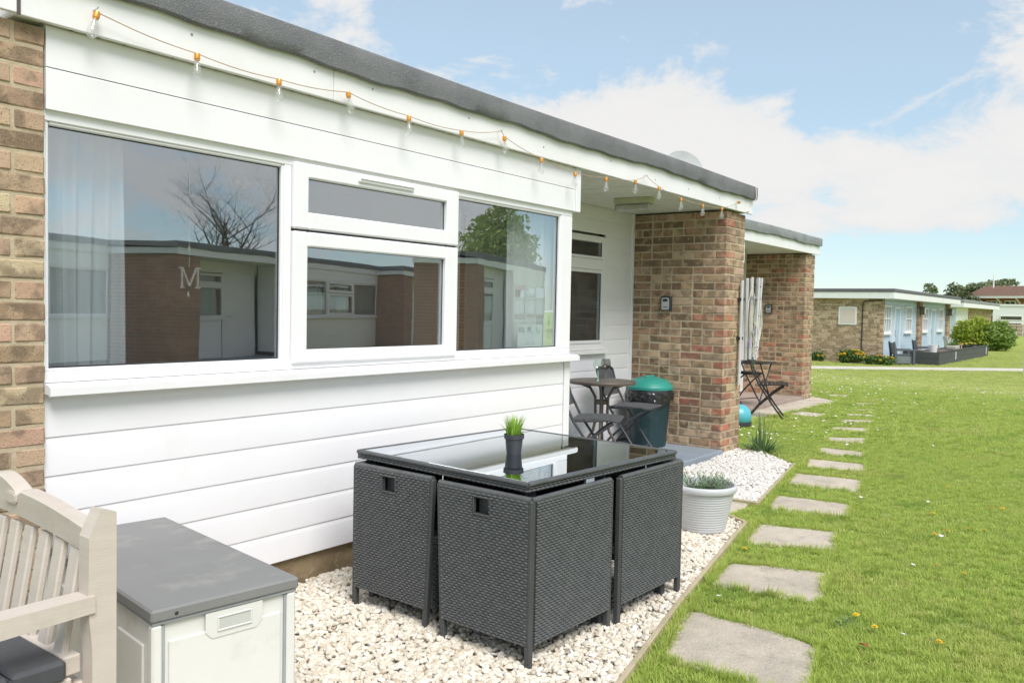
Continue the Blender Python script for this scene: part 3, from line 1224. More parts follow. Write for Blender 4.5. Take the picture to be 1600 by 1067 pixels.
n1 = thing('notice', 'white landscape notice with small pictograms propped in the right window pane', 'notice', (0, 0, 0))
MB().box((2.965, .050, 1.094), (3.245, .052, 1.255)).build('sheet', M_PAPER, n1)
flat(n1, 'pictogram', M_INKG, [(2.98, 1.21, 2.99, 1.235), (2.99, 1.205, 3.0, 1.215), (3.0, 1.215, 3.01, 1.24), (3.02, 1.2, 3.03, 1.24), (3.035, 1.2, 3.04, 1.22),
                               (3.075, 1.2, 3.082, 1.24), (3.085, 1.215, 3.10, 1.24), (3.105, 1.2, 3.113, 1.245), (3.12, 1.2, 3.14, 1.205)], .0497)
flat(n1, 'pictogram', M_INKT, [(3.17, 1.2, 3.178, 1.245), (3.182, 1.2, 3.19, 1.235), (3.195, 1.2, 3.225, 1.206), (3.205, 1.206, 3.212, 1.22)], .0497)
flat(n1, 'text_line', M_INKL, [(3.01, 1.188, 3.20, 1.190), (3.085, 1.168, 3.125, 1.172), (3.06, 1.148, 3.15, 1.151), (3.05, 1.13, 3.10, 1.134), (3.11, 1.13, 3.16, 1.134), (2.99, 1.122, 3.22, 1.123)], .0497)
n2 = thing('notice', 'tall white notice with green figure and red list in the right pane', 'notice', (0, 0, 0))
MB().box((3.253, .048, 1.094), (3.44, .050, 1.352)).build('sheet', M_PAPER, n2)
flat(n2, 'figure', M_INKT, [(3.312, 1.285, 3.322, 1.315), (3.304, 1.262, 3.33, 1.285), (3.30, 1.25, 3.312, 1.262), (3.318, 1.245, 3.33, 1.262)], .0477)
flat(n2, 'text_line', M_INKR, [(3.30, 1.165 + i * .014, 3.318, 1.170 + i * .014) for i in range(5)], .0477)
flat(n2, 'text_line', M_INKL, [(3.33, 1.165 + i * .014, 3.36 + .01 * (i % 2), 1.169 + i * .014) for i in range(5)], .0477)
# hanging letter
lt = thing('letter_ornament', 'silver letter M hanging on a cord inside the left window pane', 'ornament', (0, 0, 0))
mm = MB()
yy = .25
for p, q, w in (((.706, yy, 1.424), (.706, yy, 1.512), .010), ((.706, yy, 1.512), (.742, yy, 1.428), .014), ((.742, yy, 1.428), (.778, yy, 1.512), .010), ((.784, yy, 1.424), (.784, yy, 1.512), .014)):
    mm.bar(p, q, .008, w, .001, up=(0, 1, 0))
mm.box((.690, yy - .004, 1.507), (.716, yy + .004, 1.514)).box((.694, yy - .004, 1.420), (.718, yy + .004, 1.426)).box((.768, yy - .004, 1.420), (.800, yy + .004, 1.426)).box((.776, yy - .004, 1.507), (.800, yy + .004, 1.514))
mm.build('letter', surf('bright_silver', (.85, .85, .85), rough=.25, metal=.6), lt)
MB().tube([(.742, yy, 1.514), (.742, yy, 2.2)], .0012, 5).build('cord', M_CURT2, lt)
MB().lathe([(0, -.014), (.006, 0), (0, .014)], 8, Matrix.Translation((.742, yy, 1.60))).lathe([(0, -.014), (.006, 0), (0, .014)], 8, Matrix.Translation((.738, yy, 1.392))).build('bead', M_CURT2, lt, smooth=60)
cl = thing('ceiling_light', 'small ceiling spotlight bar glowing inside behind the left pane', 'lamp', (0, 0, 0))
MB().box((2.30, 2.17, 2.27), (2.66, 2.21, 2.298), .004).build('bar', M_STEEL, cl)
for x in (2.36, 2.47, 2.60):
    c_ = MB().lathe([(.018, .05), (.032, 0), (.030, 0), (.016, .045)], 14, Matrix.Translation((x, 2.16, 2.215)) @ Matrix.Rotation(.5, 4, 'X')).build('spot_cup', M_STEEL, cl, smooth=40)
    MB().lathe([(0, .004), (.026, .004), (.024, .012), (0, .014)], 14, Matrix.Translation((x, 2.16, 2.215)) @ Matrix.Rotation(.5, 4, 'X')).build('lamp_face', emit('warm_lamp', (1, .88, .78), 6), c_)

# ------------------------------------------------------------------ string lights
M_CORD = surf('tan_cord', (.48, .33, .20), rough=.7)
M_SOCK = surf('orange_gold_socket', (.72, .34, .07), (.64, .28, .05), rough=.35, metal=.35)
M_BULB = bulb_mat('clear_bulb_glass')
M_FIL = surf('filament_wire', (.72, .62, .48), rough=.4)
sl = thing('string_lights', 'festoon string of clear pear bulbs with orange sockets looped along the fascia', 'string lights', (0, 0, 0))
BULBS = [(.148, 2.405, .22), (.553, 2.357, 0), (.955, 2.346, 0), (1.358, 2.377, -.25), (1.777, 2.345, 0), (2.197, 2.345, -.12), (2.591, 2.382, -.2), (2.98, 2.313, 0), (3.38, 2.28, .05),
         (3.783, 2.301, 0), (4.214, 2.34, -.08), (4.6, 2.341, 0), (4.993, 2.297, 0), (5.422, 2.292, 0), (5.835, 2.309, -.05)]
pth_ = [(.148, -.10, 2.405)]
hooks = {2.565: 2.408, 4.392: 2.396}
allp = sorted([(x, z) for x, z, _ in BULBS] + list(hooks.items()) + [(6.235, 2.402)])
for (xa, za), (xb, zb) in zip(allp[:-1], allp[1:]):
    for i in range(1, 9):
        t = i / 8
        pth_.append((xa + (xb - xa) * t, -.098 if t < 1 else -.1, za + (zb - za) * t - .010 * math.sin(math.pi * t) * min(1, (xb - xa) / .4) + .002))
MB().tube(pth_, .0020, 6).build('cord', M_CORD, sl, smooth=60)
hk = MB()
for x, z in list(hooks.items()) + [(6.235, 2.402), (.15, 2.415)]:
    hk.tube([(x, -.066, z + .004), (x, -.1, z + .004), (x, -.104, z + .010)], .002, 6)
hk.build('hook', M_STEEL, sl)
sock_me = MB().lathe([(.0, .004), (.010, .003), (.012, -.002), (.0125, -.020), (.0105, -.022), (.0105, -.026), (0, -.027)], 14).mesh('socket', 40)
sock_me.materials.append(M_SOCK)
bulb_me = MB().lathe([(.0085, -.024), (.010, -.034), (.0135, -.050), (.0185, -.068), (.0200, -.077), (.0185, -.087), (.013, -.095), (.006, -.0985), (0, -.0995)], 18).mesh('bulb', 60)
bulb_me.materials.append(M_BULB)
fil = MB().tube([(0, 0, -.028), (0, 0, -.05)], .003, 6)
for s_ in (-1, 1):
    fil.tube([(0, 0, -.045), (.005 * s_, .002, -.06), (.002 * s_, -.003, -.078), (.006 * s_, .001, -.062)], .0009, 4)
fil_me = fil.mesh('filament', 40)
fil_me.materials.append(M_FIL)
for x, z, tilt in BULBS:
    b = link('bulb', bulb_me, None, sl, (x, -.1, z), (0.05 if tilt else 0, tilt, 0))
    link('socket', sock_me, None, b)
    link('filament', fil_me, None, b)
# last, empty socket by the corner
link('socket', sock_me, None, sl, (6.235, -.108, 2.402), (math.pi / 2, 0, 0))

# ------------------------------------------------------------------ porch fittings
M_CREAM = surf('yellowed_plastic', (.55, .55, .38), (.48, .48, .32), rough=.5)
M_LENS = surf('cloudy_ribbed_lens', (.52, .52, .47), (.40, .39, .34), rough=.25, scale=12, spec=.6)
bl = thing('bulkhead_light', 'oblong bulkhead light with grubby ribbed lens fixed under the porch soffit', 'lamp', (5.07, .38, 2.338), math.radians(96))
MB().box((-.17, -.055, -.052), (.17, .055, 0), .006).build('base', M_CREAM, bl)
ln = MB().box((-.165, -.05, -.115), (.165, .05, -.052), .018)
for i in range(22):
    x = -.155 + i * .0147
    ln.box((x, -.053, -.104), (x + .005, .053, -.06), .001)
ln.build('lens', M_LENS, bl, smooth=30)
MB().lathe([(0, .003), (.006, .002), (.007, 0)], 10, Matrix.Translation((-.04, -.055, -.026)) @ Matrix.Rotation(math.pi / 2, 4, 'X')).build('screw', M_GASKET, bl)


def key_safe(loc, label):
    k = thing('key_safe', label, 'key safe', loc)
    MB().box((-.045, -.055, 0), (0, .055, .145), .008).build('body', M_BLACKP, k)
    f = MB().prism([(-.036, .012), (.036, .012), (.040, .03), (.040, .115), (.028, .130), (-.028, .130), (-.040, .115), (-.040, .03)], -.052, -.043, 'xyz').build('cover', surf('grey_metal_cover', (.55, .57, .58), rough=.4, metal=.3), k)
    MB().prism([(-.026, .093), (.026, .093), (.022, .118), (-.022, .118)], -.055, -.0505, 'xyz').build('shutter', M_BLACKP, f)
    flat_ = MB()
    for i, w in enumerate((.006, .010, .005, .008, .006)):
        flat_.box((-.0535, .022 - i * .010 - w * .8, .034), (-.0519, .022 - i * .010, .043))
    flat_.build('lettering', M_BLACKP, f)
    return k


key_safe((6.153, .575, 1.368), 'small grey and black key safe on the near brick pillar')
key_safe((12.058, 1.69, 1.37), 'small grey and black key safe on the far brick pillar')
pl2 = thing('porch_lamp', 'round cream lamp under the soffit of the second chalet', 'lamp', (10.9, 1.75, 2.338))
MB().lathe([(0, 0), (.10, 0), (.10, -.03), (.095, -.04), (0, -.045)], 20).build('base', M_CREAM, pl2, smooth=40)
MB().lathe([(.088, -.04), (.086, -.09), (.07, -.115), (0, -.122)], 20).build('lens', M_LENS, pl2, smooth=50)

# satellite dish on the second roof
sd_ = thing('satellite_dish', 'pale grey satellite dish showing above the felt roof edge', 'dish', (8.50, 1.62, 2.62))
dm = MB()
prof = [(0, 0), (.12, .012), (.22, .045), (.29, .085)]
dm.lathe(prof + [(.285, .092), (.215, .052), (.11, .018), (0, .006)], 28)
DR = Matrix.Translation((.02, 0, .50)) @ Matrix.Rotation(math.radians(-40), 4, 'Z') @ Matrix.Rotation(math.radians(75), 4, 'X')
MB().add(dm.v, dm.f, DR).build('reflector', surf('pale_grey_dish', (.62, .63, .64), (.55, .56, .57), rough=.5), sd_, smooth=50)
MB().tube([(0, .1, 0), (0, .1, .55)], .02).build('mast', M_STEEL, sd_, smooth=40)
MB().tube([(0, .08, .3), (-.25, -.28, .42)], .01).build('feed_arm', M_STEEL, sd_, smooth=40)

# ------------------------------------------------------------------ dustbin
M_BIN = surf('dark_teal_bin_plastic', (.017, .045, .053), (.014, .038, .045), rough=.42, scale=3, dirt=(.10, .13, .13, .3), dirtscale=8)
M_LID = surf('green_bin_lid', (.03, .28, .23), (.026, .245, .20), rough=.38, scale=3)
M_LINER = surf('black_bin_liner', (.018, .018, .020), (.026, .026, .028), rough=.22, scale=6, spec=.7)
bn = thing('dustbin', 'dark teal plastic dustbin with green domed lid and black liner beside the brick pillar', 'dustbin', (5.905, .62, .06))


def ribs(a, i):
    return 1 + .012 * (1 if math.sin(a * 14) > .2 else 0)


MB().lathe([(.160, 0), (.168, .01), (.205, .50), (.212, .505), (.214, .54), (.205, .545), (.195, .54)], 84, wob=ribs).build('body', M_BIN, bn, smooth=30)
MB().lathe([(.226, .548), (.230, .552), (.230, .575), (.222, .585), (.205, .608), (.165, .640), (.10, .662), (.05, .670), (0, .672)], 48).build('lid', M_LID, bn, smooth=35)
MB().box((-.075, -.022, .655), (.075, .022, .682), .010).build('lid_handle', M_LID, bn)
vs, fs = [], []
nn, mm_ = 120, 9
r_ = random.Random(3)
ph = [r_.uniform(0, 6) for _ in range(6)]
for j in range(mm_):
    t = j / (mm_ - 1)
    for k in range(nn):
        a = 2 * math.pi * k / nn
        hem = .115 + .022 * math.sin(a * 3 + ph[0]) + .012 * math.sin(a * 7 + ph[1])
        z = .55 - hem * t
        wr = .006 * math.sin(a * 9 + t * 6 + ph[2]) + .005 * math.sin(a * 17 - t * 9 + ph[3]) + .004 * math.sin(a * 29 + t * 14)
        r = .2135 - .006 * t + .010 + abs(wr) * (.4 + t) + .010 * math.sin(t * 3.1)
        vs.append((r * math.cos(a), r * math.sin(a), z + .006 * math.sin(a * 5 + t * 4)))
for j in range(mm_ - 1):
    for k in range(nn):
        k2 = (k + 1) % nn
        fs.append((j * nn + k, j * nn + k2, (j + 1) * nn + k2, (j + 1) * nn + k))
MB().add(vs, fs).build('bin_liner', M_LINER, bn, smooth=25)

# ------------------------------------------------------------------ bistro set
M_BRONZE = surf('bronze_painted_steel', (.155, .125, .105), (.12, .10, .085), rough=.4, metal=.3)
M_CHAR = surf('charcoal_painted_steel', (.055, .058, .064), (.075, .078, .084), rough=.45, metal=.2)
M_TEXT = surf('charcoal_mesh_fabric', (.065, .068, .074), (.10, .103, .11), rough=.75, scale=40, bscale=400, bump=.002)
M_RIPG = glass_mat('rippled_table_glass', .18, (.70, .72, .72), .002, .06)
bt = thing('bistro_table', 'small round glass topped bistro table with bronze legs in the porch', 'table', (4.77, .48, .06))
MB().lathe([(.268, .676), (.284, .678), (.287, .684), (.287, .698), (.282, .704), (.268, .705)], 56).build('rim', M_BRONZE, bt, smooth=35)
MB().lathe([(0, .690), (.269, .690), (.269, .698), (0, .698)], 48).build('glass_top', M_RIPG, bt, smooth=35)
for k in range(4):
    a = math.radians(25 + 90 * k)
    ca, sa = math.cos(a), math.sin(a)
    MB().tube([(.20 * ca, .20 * sa, .678), (.10 * ca, .10 * sa, .64), (.055 * ca, .055 * sa, .56), (.05 * ca, .05 * sa, .36), (.07 * ca, .07 * sa, .27), (.15 * ca, .15 * sa, .14), (.25 * ca, .25 * sa, .006)], .0125, 9).build('leg', M_BRONZE, bt, smooth=50)
MB().lathe([(.040, .50), (.046, .505), (.046, .535), (.040, .54)], 16).build('collar', M_BRONZE, bt, smooth=35)


def folding_chair(name, label, loc, rz, group, fab=True, slats=False, mats=None):
    fm, sm_ = mats or (M_CHAR, M_TEXT)
    c = thing(name, label, 'chair', loc, rz, group)
    # local: faces +x, seat at .44; long legs run from the back top to the front foot
    for s in (-1, 1):
        y = .20 * s
        MB().tube([(-.245, y, .755), (-.205, y, .61), (-.115, y, .43), (.10, y, .12), (.19, y, .006)], .011, 8).build('leg', fm, c, smooth=50)
        y2 = .175 * s
        MB().tube([(.19, y2, .425), (.06, y2, .33), (-.12, y2, .16), (-.24, y2, .006)], .011, 8).build('leg', fm, c, smooth=50)
        MB().tube([(-.13, .185 * s, .435), (.0, .187 * s, .438), (.16, .187 * s, .45), (.235, .187 * s, .438)], .009, 8).build('seat_rail', fm, c, smooth=50)
    MB().tube([(-.245, -.20, .755), (-.258, -.15, .783), (-.262, 0, .787), (-.258, .15, .783), (-.245, .20, .755)], .011, 8).build('top_rail', fm, c, smooth=50)
    st = MB().tube([(.135, -.2, .08), (.135, .2, .08)], .007, 6).tube([(-.215, -.175, .05), (-.215, .175, .05)], .007, 6).tube([(.235, -.187, .438), (.235, .187, .438)], .009, 6)
    st.build('stretcher', fm, c, smooth=50)
    if slats:
        for i in range(7):
            x = -.11 + i * .052
            MB().box((x, -.185, .444), (x + .036, .185, .456), .003).build('slat', sm_, c)
        for i in range(3):
            z = .55 + i * .072
            xx = -.215 - (z - .62) * .26
            MB().box((xx - .006, -.195, z), (xx + .004, .195, z + .055), .003).build('slat', sm_, c)
    else:
        sh = MB()
        vs, fs = [], []
        N_ = 10
        for off in (0, -.006):
            for i in range(N_ + 1):
                t = i / N_
                for j in range(7):
                    v = j / 6
                    sag = -.020 * math.sin(math.pi * t) * math.sin(math.pi * v)
                    vs.append((-.13 + .375 * t, -.188 + .376 * v, .448 + .010 * math.sin(math.pi * t) + sag + off))
        S = (N_ + 1) * 7
        for i in range(N_):
            for j in range(6):
                a = i * 7 + j
                fs += [(a, a + 7, a + 8, a + 1), (S + a, S + a + 1, S + a + 8, S + a + 7)]
        for j in range(6):
            fs += [(j, j + 1, S + j + 1, S + j), (N_ * 7 + j, S + N_ * 7 + j, S + N_ * 7 + j + 1, N_ * 7 + j + 1)]
        for i in range(N_):
            fs += [(i * 7, S + i * 7, S + i * 7 + 7, i * 7 + 7), (i * 7 + 6, i * 7 + 13, S + i * 7 + 13, S + i * 7 + 6)]
        sh.add(vs, fs).build('seat', sm_, c, smooth=40)
        bk = MB()
        vs, fs = [], []
        for off in (0, .006):
            for i in range(7):
                t = i / 6
                for j in range(7):
                    v = j / 6
                    z = .53 + .245 * t
                    x = -.178 - (z - .53) * .32 - .012 * math.sin(math.pi * v)
                    vs.append((x - off, -.195 + .39 * v, z))
        for i in range(6):
            for j in range(6):
                a = i * 7 + j
                fs += [(a, a + 1, a + 8, a + 7), (49 + a, 49 + a + 7, 49 + a + 8, 49 + a + 1)]
        for j in range(6):
            fs += [(j, 49 + j, 49 + j + 1, j + 1), (42 + j, 43 + j, 92 + j, 91 + j)]
        for i in range(6):
            fs += [(i * 7, i * 7 + 7, 49 + i * 7 + 7, 49 + i * 7), (i * 7 + 6, 49 + i * 7 + 6, 49 + i * 7 + 13, i * 7 + 13)]
        bk.add(vs, fs).build('backrest', sm_, c, smooth=40)
    return c


folding_chair('folding_chair', 'charcoal mesh folding chair in front of the round table, half hidden by the bay corner', (4.32, .30, .06), math.radians(-66), 'charcoal folding chairs in the porch')
folding_chair('folding_chair', 'charcoal mesh folding chair behind the round table, its seat crossing the dustbin', (5.30, .50, .06), math.radians(-80), 'charcoal folding chairs in the porch')
M_BLK = surf('black_painted_steel', (.018, .018, .020), rough=.45)
folding_chair('folding_chair', 'black slatted folding chair standing half on the grass outside the second porch', (9.35, .68, .012), math.radians(-72), 'black folding chairs at the second porch', slats=True, mats=(M_BLK, M_BLK))
folding_chair('folding_chair', 'black slatted folding chair further back against the second porch, behind the other one', (10.35, 1.45, .06), math.radians(-110), 'black folding chairs at the second porch', slats=True, mats=(M_BLK, M_BLK))
t2 = thing('folding_table', 'small black folding table inside the second porch behind the chairs', 'table', (10.15, 1.25, .06))
MB().box((-.28, -.28, .60), (.28, .28, .62), .006).build('tabletop', M_BLK, t2)
for s in (-1, 1):
    MB().tube([(-.24, .24 * s, .60), (.24, .24 * s, .005)], .010, 8).build('leg', M_BLK, t2, smooth=50)
    MB().tube([(.24, .22 * s, .60), (-.24, .22 * s, .005)], .010, 8).build('leg', M_BLK, t2, smooth=50)
ms = thing('garden_machine', 'turquoise rounded machine half hidden at the foot of the near brick pillar', 'garden machine', (8.27, .66, .012))
MB().lathe([(.11, .02), (.155, .06), (.16, .13), (.135, .20), (.08, .25), (0, .265)], 24).build('shell', surf('turquoise_plastic', (.10, .46, .56), rough=.3), ms, smooth=50)
MB().lathe([(.14, 0), (.165, .012), (.16, .05), (.12, .06)], 24).build('base', M_BLACKP, ms, smooth=40)
MB().tube([(0.02, .08, .2), (.0, .2, .42), (-.02, .30, .62)], .022, 10).build('handle', surf('dark_grey_handle', (.13, .13, .14), rough=.5), ms, smooth=50)


def wine_glass(loc, label, tint, stemc, group):
    g = thing('wine_glass', label, 'wine glass', loc, 0, group)
    MB().lathe([(0, .003), (.030, .0015), (.036, .0025), (.036, .004), (.012, .006), (.0045, .012), (.0038, .05), (.0038, .088), (.006, .094)], 24).build('stem', stemc, g, smooth=50)
    MB().lathe([(.004, .092), (.020, .098), (.036, .115), (.043, .138), (.042, .160), (.036, .182), (.0345, .186), (.0335, .186), (.041, .160), (.042, .138), (.035, .117), (.019, .100), (0, .096)], 28).build('bowl', tint, g, smooth=60)
    return g


wine_glass((4.70, .48, .758), 'clear wine glass with mint green stem on the round table', clear_glass('mint_clear_glass', (.95, .985, .97), .06), surf('mint_glass', (.38, .74, .62), rough=.1, spec=.7), 'wine glasses on the bistro table')
wine_glass((4.86, .50, .758), 'smoky grey wine glass on the round table', clear_glass('smoky_glass', (.76, .75, .74), .08), surf('smoke_glass_stem', (.17, .16, .16), rough=.1, spec=.7), 'wine glasses on the bistro table')

# ------------------------------------------------------------------ rotary airer folded against the pillar
M_ALU = surf('dull_white_aluminium', (.68, .69, .70), (.60, .61, .62), rough=.4, metal=.25)
M_ROPE = surf('ivory_line', (.74, .72, .62), rough=.7)
ai = thing('rotary_airer', 'folded white clothes airer with looped lines hanging on the end of the near brick pillar', 'airer', (6.60, -.075, 0))
ARMS = [(-.085, -.01, .0), (-.048, -.045, .0), (-.008, -.02, -.02), (.085, -.055, .03), (.118, -.03, .05), (.145, -.06, .06)]
for k, (x, y, lean) in enumerate(ARMS):
    a_ = MB().bar((x * .55, y, .90), (x + lean * .2, y - .01, 1.70 + .012 * (k % 2)), .026, .020, .003).build('arm', M_ALU, ai)
    cl_ = MB()
    for z in (1.02, 1.17, 1.33, 1.5, 1.62):
        cl_.box((x * (.55 + .45 * (z - .9) / .8) - .005, y - .016, z), (x * (.55 + .45 * (z - .9) / .8) + .005, y - .009, z + .012))
    cl_.build('line_peg', M_BLACKP, a_)
MB().box((-.05, -.07, .86), (.075, .005, .91), .008).build('hub', M_BLACKP, ai)
MB().tube([(-.13, .02, .66), (-.115, .02, 1.68)], .016, 10).build('post', M_ALU, ai, smooth=50)
MB().box((-.145, .016, 1.10), (-.05, .054, 1.13), .003).box((-.145, .016, 1.48), (-.05, .054, 1.51), .003).build('bracket', M_BLACKP, ai)
for z, w in ((1.16, .11), (1.50, .13)):
    MB().box((-w * .5, -.07, z), (w * .8, -.052, z + .028), .003).build('strap', surf('grey_strap', (.28, .29, .31), rough=.7), ai)
rp = MB()
r_ = random.Random(8)
for k in range(7):
    xa, xb = r_.uniform(-.13, -.02), r_.uniform(.05, .19)
    zt = r_.uniform(1.35, 1.66)
    dz = r_.uniform(.25, .5)
    y = -.06 - r_.uniform(0, .035)
    pts = []
    for i in range(13):
        t = i / 12
        pts.append((xa + (xb - xa) * (.5 - .5 * math.cos(math.pi * t)) + .02 * math.sin(t * 6), y + .01 * math.sin(t * 9), zt - dz * math.sin(math.pi * t) ** .8))
    rp.tube(pts, .0032, 5)
for k, s in enumerate((-1, 1, 1)):
    pts = [(s * (.06 + .02 * k), -.06, 1.62), (s * (.15 + .02 * k), -.065, 1.48), (s * (.175 + .025 * k), -.065, 1.25), (s * (.13 + .02 * k), -.06, 1.10), (s * .07, -.06, 1.05)]
    rp.tube(pts, .0032, 5)
rp.build('line', M_ROPE, ai, smooth=60)
MB().tube([(.10, -.07, 1.02), (.115, -.07, .95), (.10, -.07, .92)], .008, 6).build('tag', surf('pink_tag', (.72, .42, .50), rough=.6), ai)
MB().tube([(-.085, -.07, 1.12), (-.09, -.07, 1.04)], .009, 6).build('tag', surf('lilac_tag', (.58, .46, .72), rough=.6), ai)

# ------------------------------------------------------------------ rattan cube set
M_RAT = surf('dark_grey_rattan', (.100, .104, .107), (.072, .075, .077), rough=.46, scale=30, spec=.55, objvar=.06, dirt=(.13, .135, .14, .5), dirtscale=60)
M_RATF = surf('black_rattan_frame', (.055, .057, .06), (.07, .072, .075), rough=.5)
M_TGL = glass_mat('black_table_glass', .42, (.16, .17, .18), .0004)


def weave(w, h, thick=.012, pitch=.0138, row=.0106, amp=.0019, hole=None):
    """woven panel in the x-z plane, front towards -y; strands ride over and under uprights"""
    vs, fs = [], []
    nr = int(h / row)
    ns = max(2, int(w / pitch * 4))
    for r in range(nr):
        zc = (r + .5) * h / nr
        if hole and False:
            continue
        cuts = [(0, w)]
        if hole and hole[2] < zc < hole[3]:
            cuts = [(0, hole[0]), (hole[1], w)]
        for (xa, xb) in cuts:
            n = max(2, int((xb - xa) / pitch * 4))
            o = len(vs)
            for i in range(n + 1):
                x = xa + (xb - xa) * i / n
                d = amp * math.sin(math.pi * x / pitch + math.pi * (r % 2))
                hh = h / nr * .5
                vs += [(x, -d + .002, zc - hh * .98), (x, -d - .0022, zc - hh * .35), (x, -d - .0022, zc + hh * .35), (x, -d + .002, zc + hh * .98)]
            for i in range(n):
                a = o + i * 4
                fs += [(a, a + 4, a + 5, a + 1), (a + 1, a + 5, a + 6, a + 2), (a + 2, a + 6, a + 7, a + 3)]
    mb = MB()
    mb.add(vs, fs)
    if hole:
        x0, x1, z0, z1 = hole
        for a, b in (((0, .004, 0), (x0, thick, h)), ((x1, .004, 0), (w, thick, h)), ((x0, .004, 0), (x1, thick, z0)), ((x0, .004, z1), (x1, thick, h))):
            mb.box(a, b)
    else:
        mb.box((0, .004, 0), (w, thick, h))
    return mb


def cube_chair(label, loc, rz, mirror, grp):
    """nesting chair: back to -x, outer arm panel to -y (or +y when mirrored)"""
    c = thing('rattan_chair', label, 'chair', loc, rz, grp)
    D, Wd, zt, zb = .565, .475, .640, .085
    s = -1 if not mirror else 1

    def taper(mb):
        o_ = MB()
        o_.f = mb.f
        for x, y, z in mb.v:
            w_ = min(1, max(0, (-s * y + Wd / 2) / Wd))
            o_.v.append((x, y - s * w_ * (.030 * z / .64 - .012), z))
        return o_
    # back panel on plane x=0 (front towards -x)
    Mb = Matrix.Translation((0, Wd / 2 - .016, zb)) @ Matrix.Rotation(-math.pi / 2, 4, 'Z')
    hole = (.175, .255, .463, .525)
    w = weave(Wd - .032, zt - zb - .01, hole=hole)
    taper(MB().add(w.v, w.f, Mb)).build('back_panel', M_RAT, c, smooth=50)
    hr = MB()
    x0, x1, z0, z1 = hole
    for a, b in (((x0 - .006, -.006, z0 - .006), (x1 + .006, .012, z0)), ((x0 - .006, -.006, z1), (x1 + .006, .012, z1 + .006)), ((x0 - .006, -.0055, z0), (x0, .012, z1)), ((x1, -.0055, z0), (x1 + .006, .012, z1))):
        hr.box(a, b, .002)
    MB().add(hr.v, hr.f, Mb).build('handle_rim', M_RATF, c)
    MB().add(*[(q.v, q.f) for q in [MB().box((x0, .03, z0 - .02), (x1, .034, z1 + .02))]][0], Mb).build('handle_liner', M_RATF, c)
    # outer side panel
    w = weave(D - .05, zt - zb - .012)
    if s < 0:
        Ms = Matrix.Translation((.030, -Wd / 2, zb))
    else:
        Ms = Matrix.Translation((D - .02, Wd / 2, zb)) @ Matrix.Rotation(math.pi, 4, 'Z')
    MB().add(w.v, w.f, Ms).build('side_panel', M_RAT, c, smooth=50)
    # inner side (plain weave hidden mostly)
    w = weave(D - .05, .30)
    if s < 0:
        Ms = Matrix.Translation((D - .02, Wd / 2, zb)) @ Matrix.Rotation(math.pi, 4, 'Z')
    else:
        Ms = Matrix.Translation((.030, -Wd / 2, zb))
    MB().add(w.v, w.f, Ms).build('side_panel', M_RAT, c, smooth=50)
    # posts with feet
    for x in (.0, D - .026):
        for y in (-Wd / 2 + .001, Wd / 2 - .027):
            taper(MB().box((x, y, 0), (x + .026, y + .026, zt - .006), .004)).build('leg', M_RATF, c)
    # rolled top edge
    tr = MB()
    tr.tube([(.012, -Wd / 2 + .01, zt - .006), (.012, Wd / 2 - .01, zt - .006)], .013, 10)
    yy_ = s * (Wd / 2 - .011)
    tr.tube([(.012, yy_, zt - .006), (D - .015, yy_, zt - .006)], .012, 10)
    taper(tr).build('top_rail', M_RAT, c, smooth=60)
    MB().box((.03, -Wd / 2 + .03, .30), (D - .01, Wd / 2 - .03, .335), .006).build('seat', M_RATF, c)
    return c


ct = math.radians(-2.2)
GC = 'nested rattan chairs round the glass table'


def cpos(x, y):
    return (1.122 + x * math.cos(ct) - y * math.sin(ct), -.887 + x * math.sin(ct) + y * math.cos(ct), .012)


p = cpos(-.005, -.293)
cube_chair('black rattan cube chair at the front corner of the glass table, nearest the camera', p, ct, False, GC)
p = cpos(.018, .262)
cube_chair('black rattan cube chair at the left of the table, next to the white wall', p, ct + math.radians(1), True, GC)
p = cpos(1.168, -.30)
cube_chair('black rattan cube chair at the right end of the table beside the grey plant pot', p, ct + math.pi, True, GC)
p = cpos(1.168, .262)
cube_chair('black rattan cube chair hidden behind the table in the corner by the wall', p, ct + math.pi, False, GC)

tb = thing('rattan_table', 'black rattan dining table with dark reflective glass top in the middle of the gravel', 'table', (1.706, -.910, .012), math.radians(-4.2))
hw, hd, zt = .540, .505, .690
ap = MB()
for (w_, M_) in ((2 * hw, Matrix.Translation((-hw, -hd, zt - .036))), (2 * hw, Matrix.Translation((hw, hd, zt - .036)) @ Matrix.Rotation(math.pi, 4, 'Z')),
                 (2 * hd, Matrix.Translation((-hw, hd, zt - .036)) @ Matrix.Rotation(-math.pi / 2, 4, 'Z')), (2 * hd, Matrix.Translation((hw, -hd, zt - .036)) @ Matrix.Rotation(math.pi / 2, 4, 'Z'))):
    q = weave(w_, .034)
    MB().add(q.v, q.f, M_).build('apron_panel', M_RAT, tb, smooth=50)
tr = MB()
for a, b in (((-hw, -hd), (hw, -hd)), ((hw, -hd), (hw, hd)), ((hw, hd), (-hw, hd)), ((-hw, hd), (-hw, -hd))):
    tr.tube([(a[0], a[1], zt - .005), (b[0], b[1], zt - .005)], .009, 8)
fr = MB()
nst = 56
for sx in (-1, 1):
    fr.box((sx * hw, -hd, zt - .012), (sx * (hw - .028), hd, zt), .003)
    fr.box((-hw + .028, sx * hd, zt - .0125), (hw - .028, sx * (hd - .028), zt - .0005), .003)
fr.build('top_frame', M_RAT, tb)
tr.build('edge_band', M_RAT, tb, smooth=60)
MB().box((-hw + .022, -hd + .022, zt - .006), (hw - .022, hd - .022, zt + .001), .001).build('glass_top', M_TGL, tb)
MB().box((-hw + .03, -hd + .03, zt - .034), (hw - .03, hd - .03, zt - .02)).build('underframe', M_RATF, tb)
for x in (-.026, -hw + .05, hw - .05):
    for y in (-hd + .03, hd - .06):
        MB().box((x, y, 0), (x + .035, y + .035, zt - .05), .003).build('leg', M_RATF, tb)
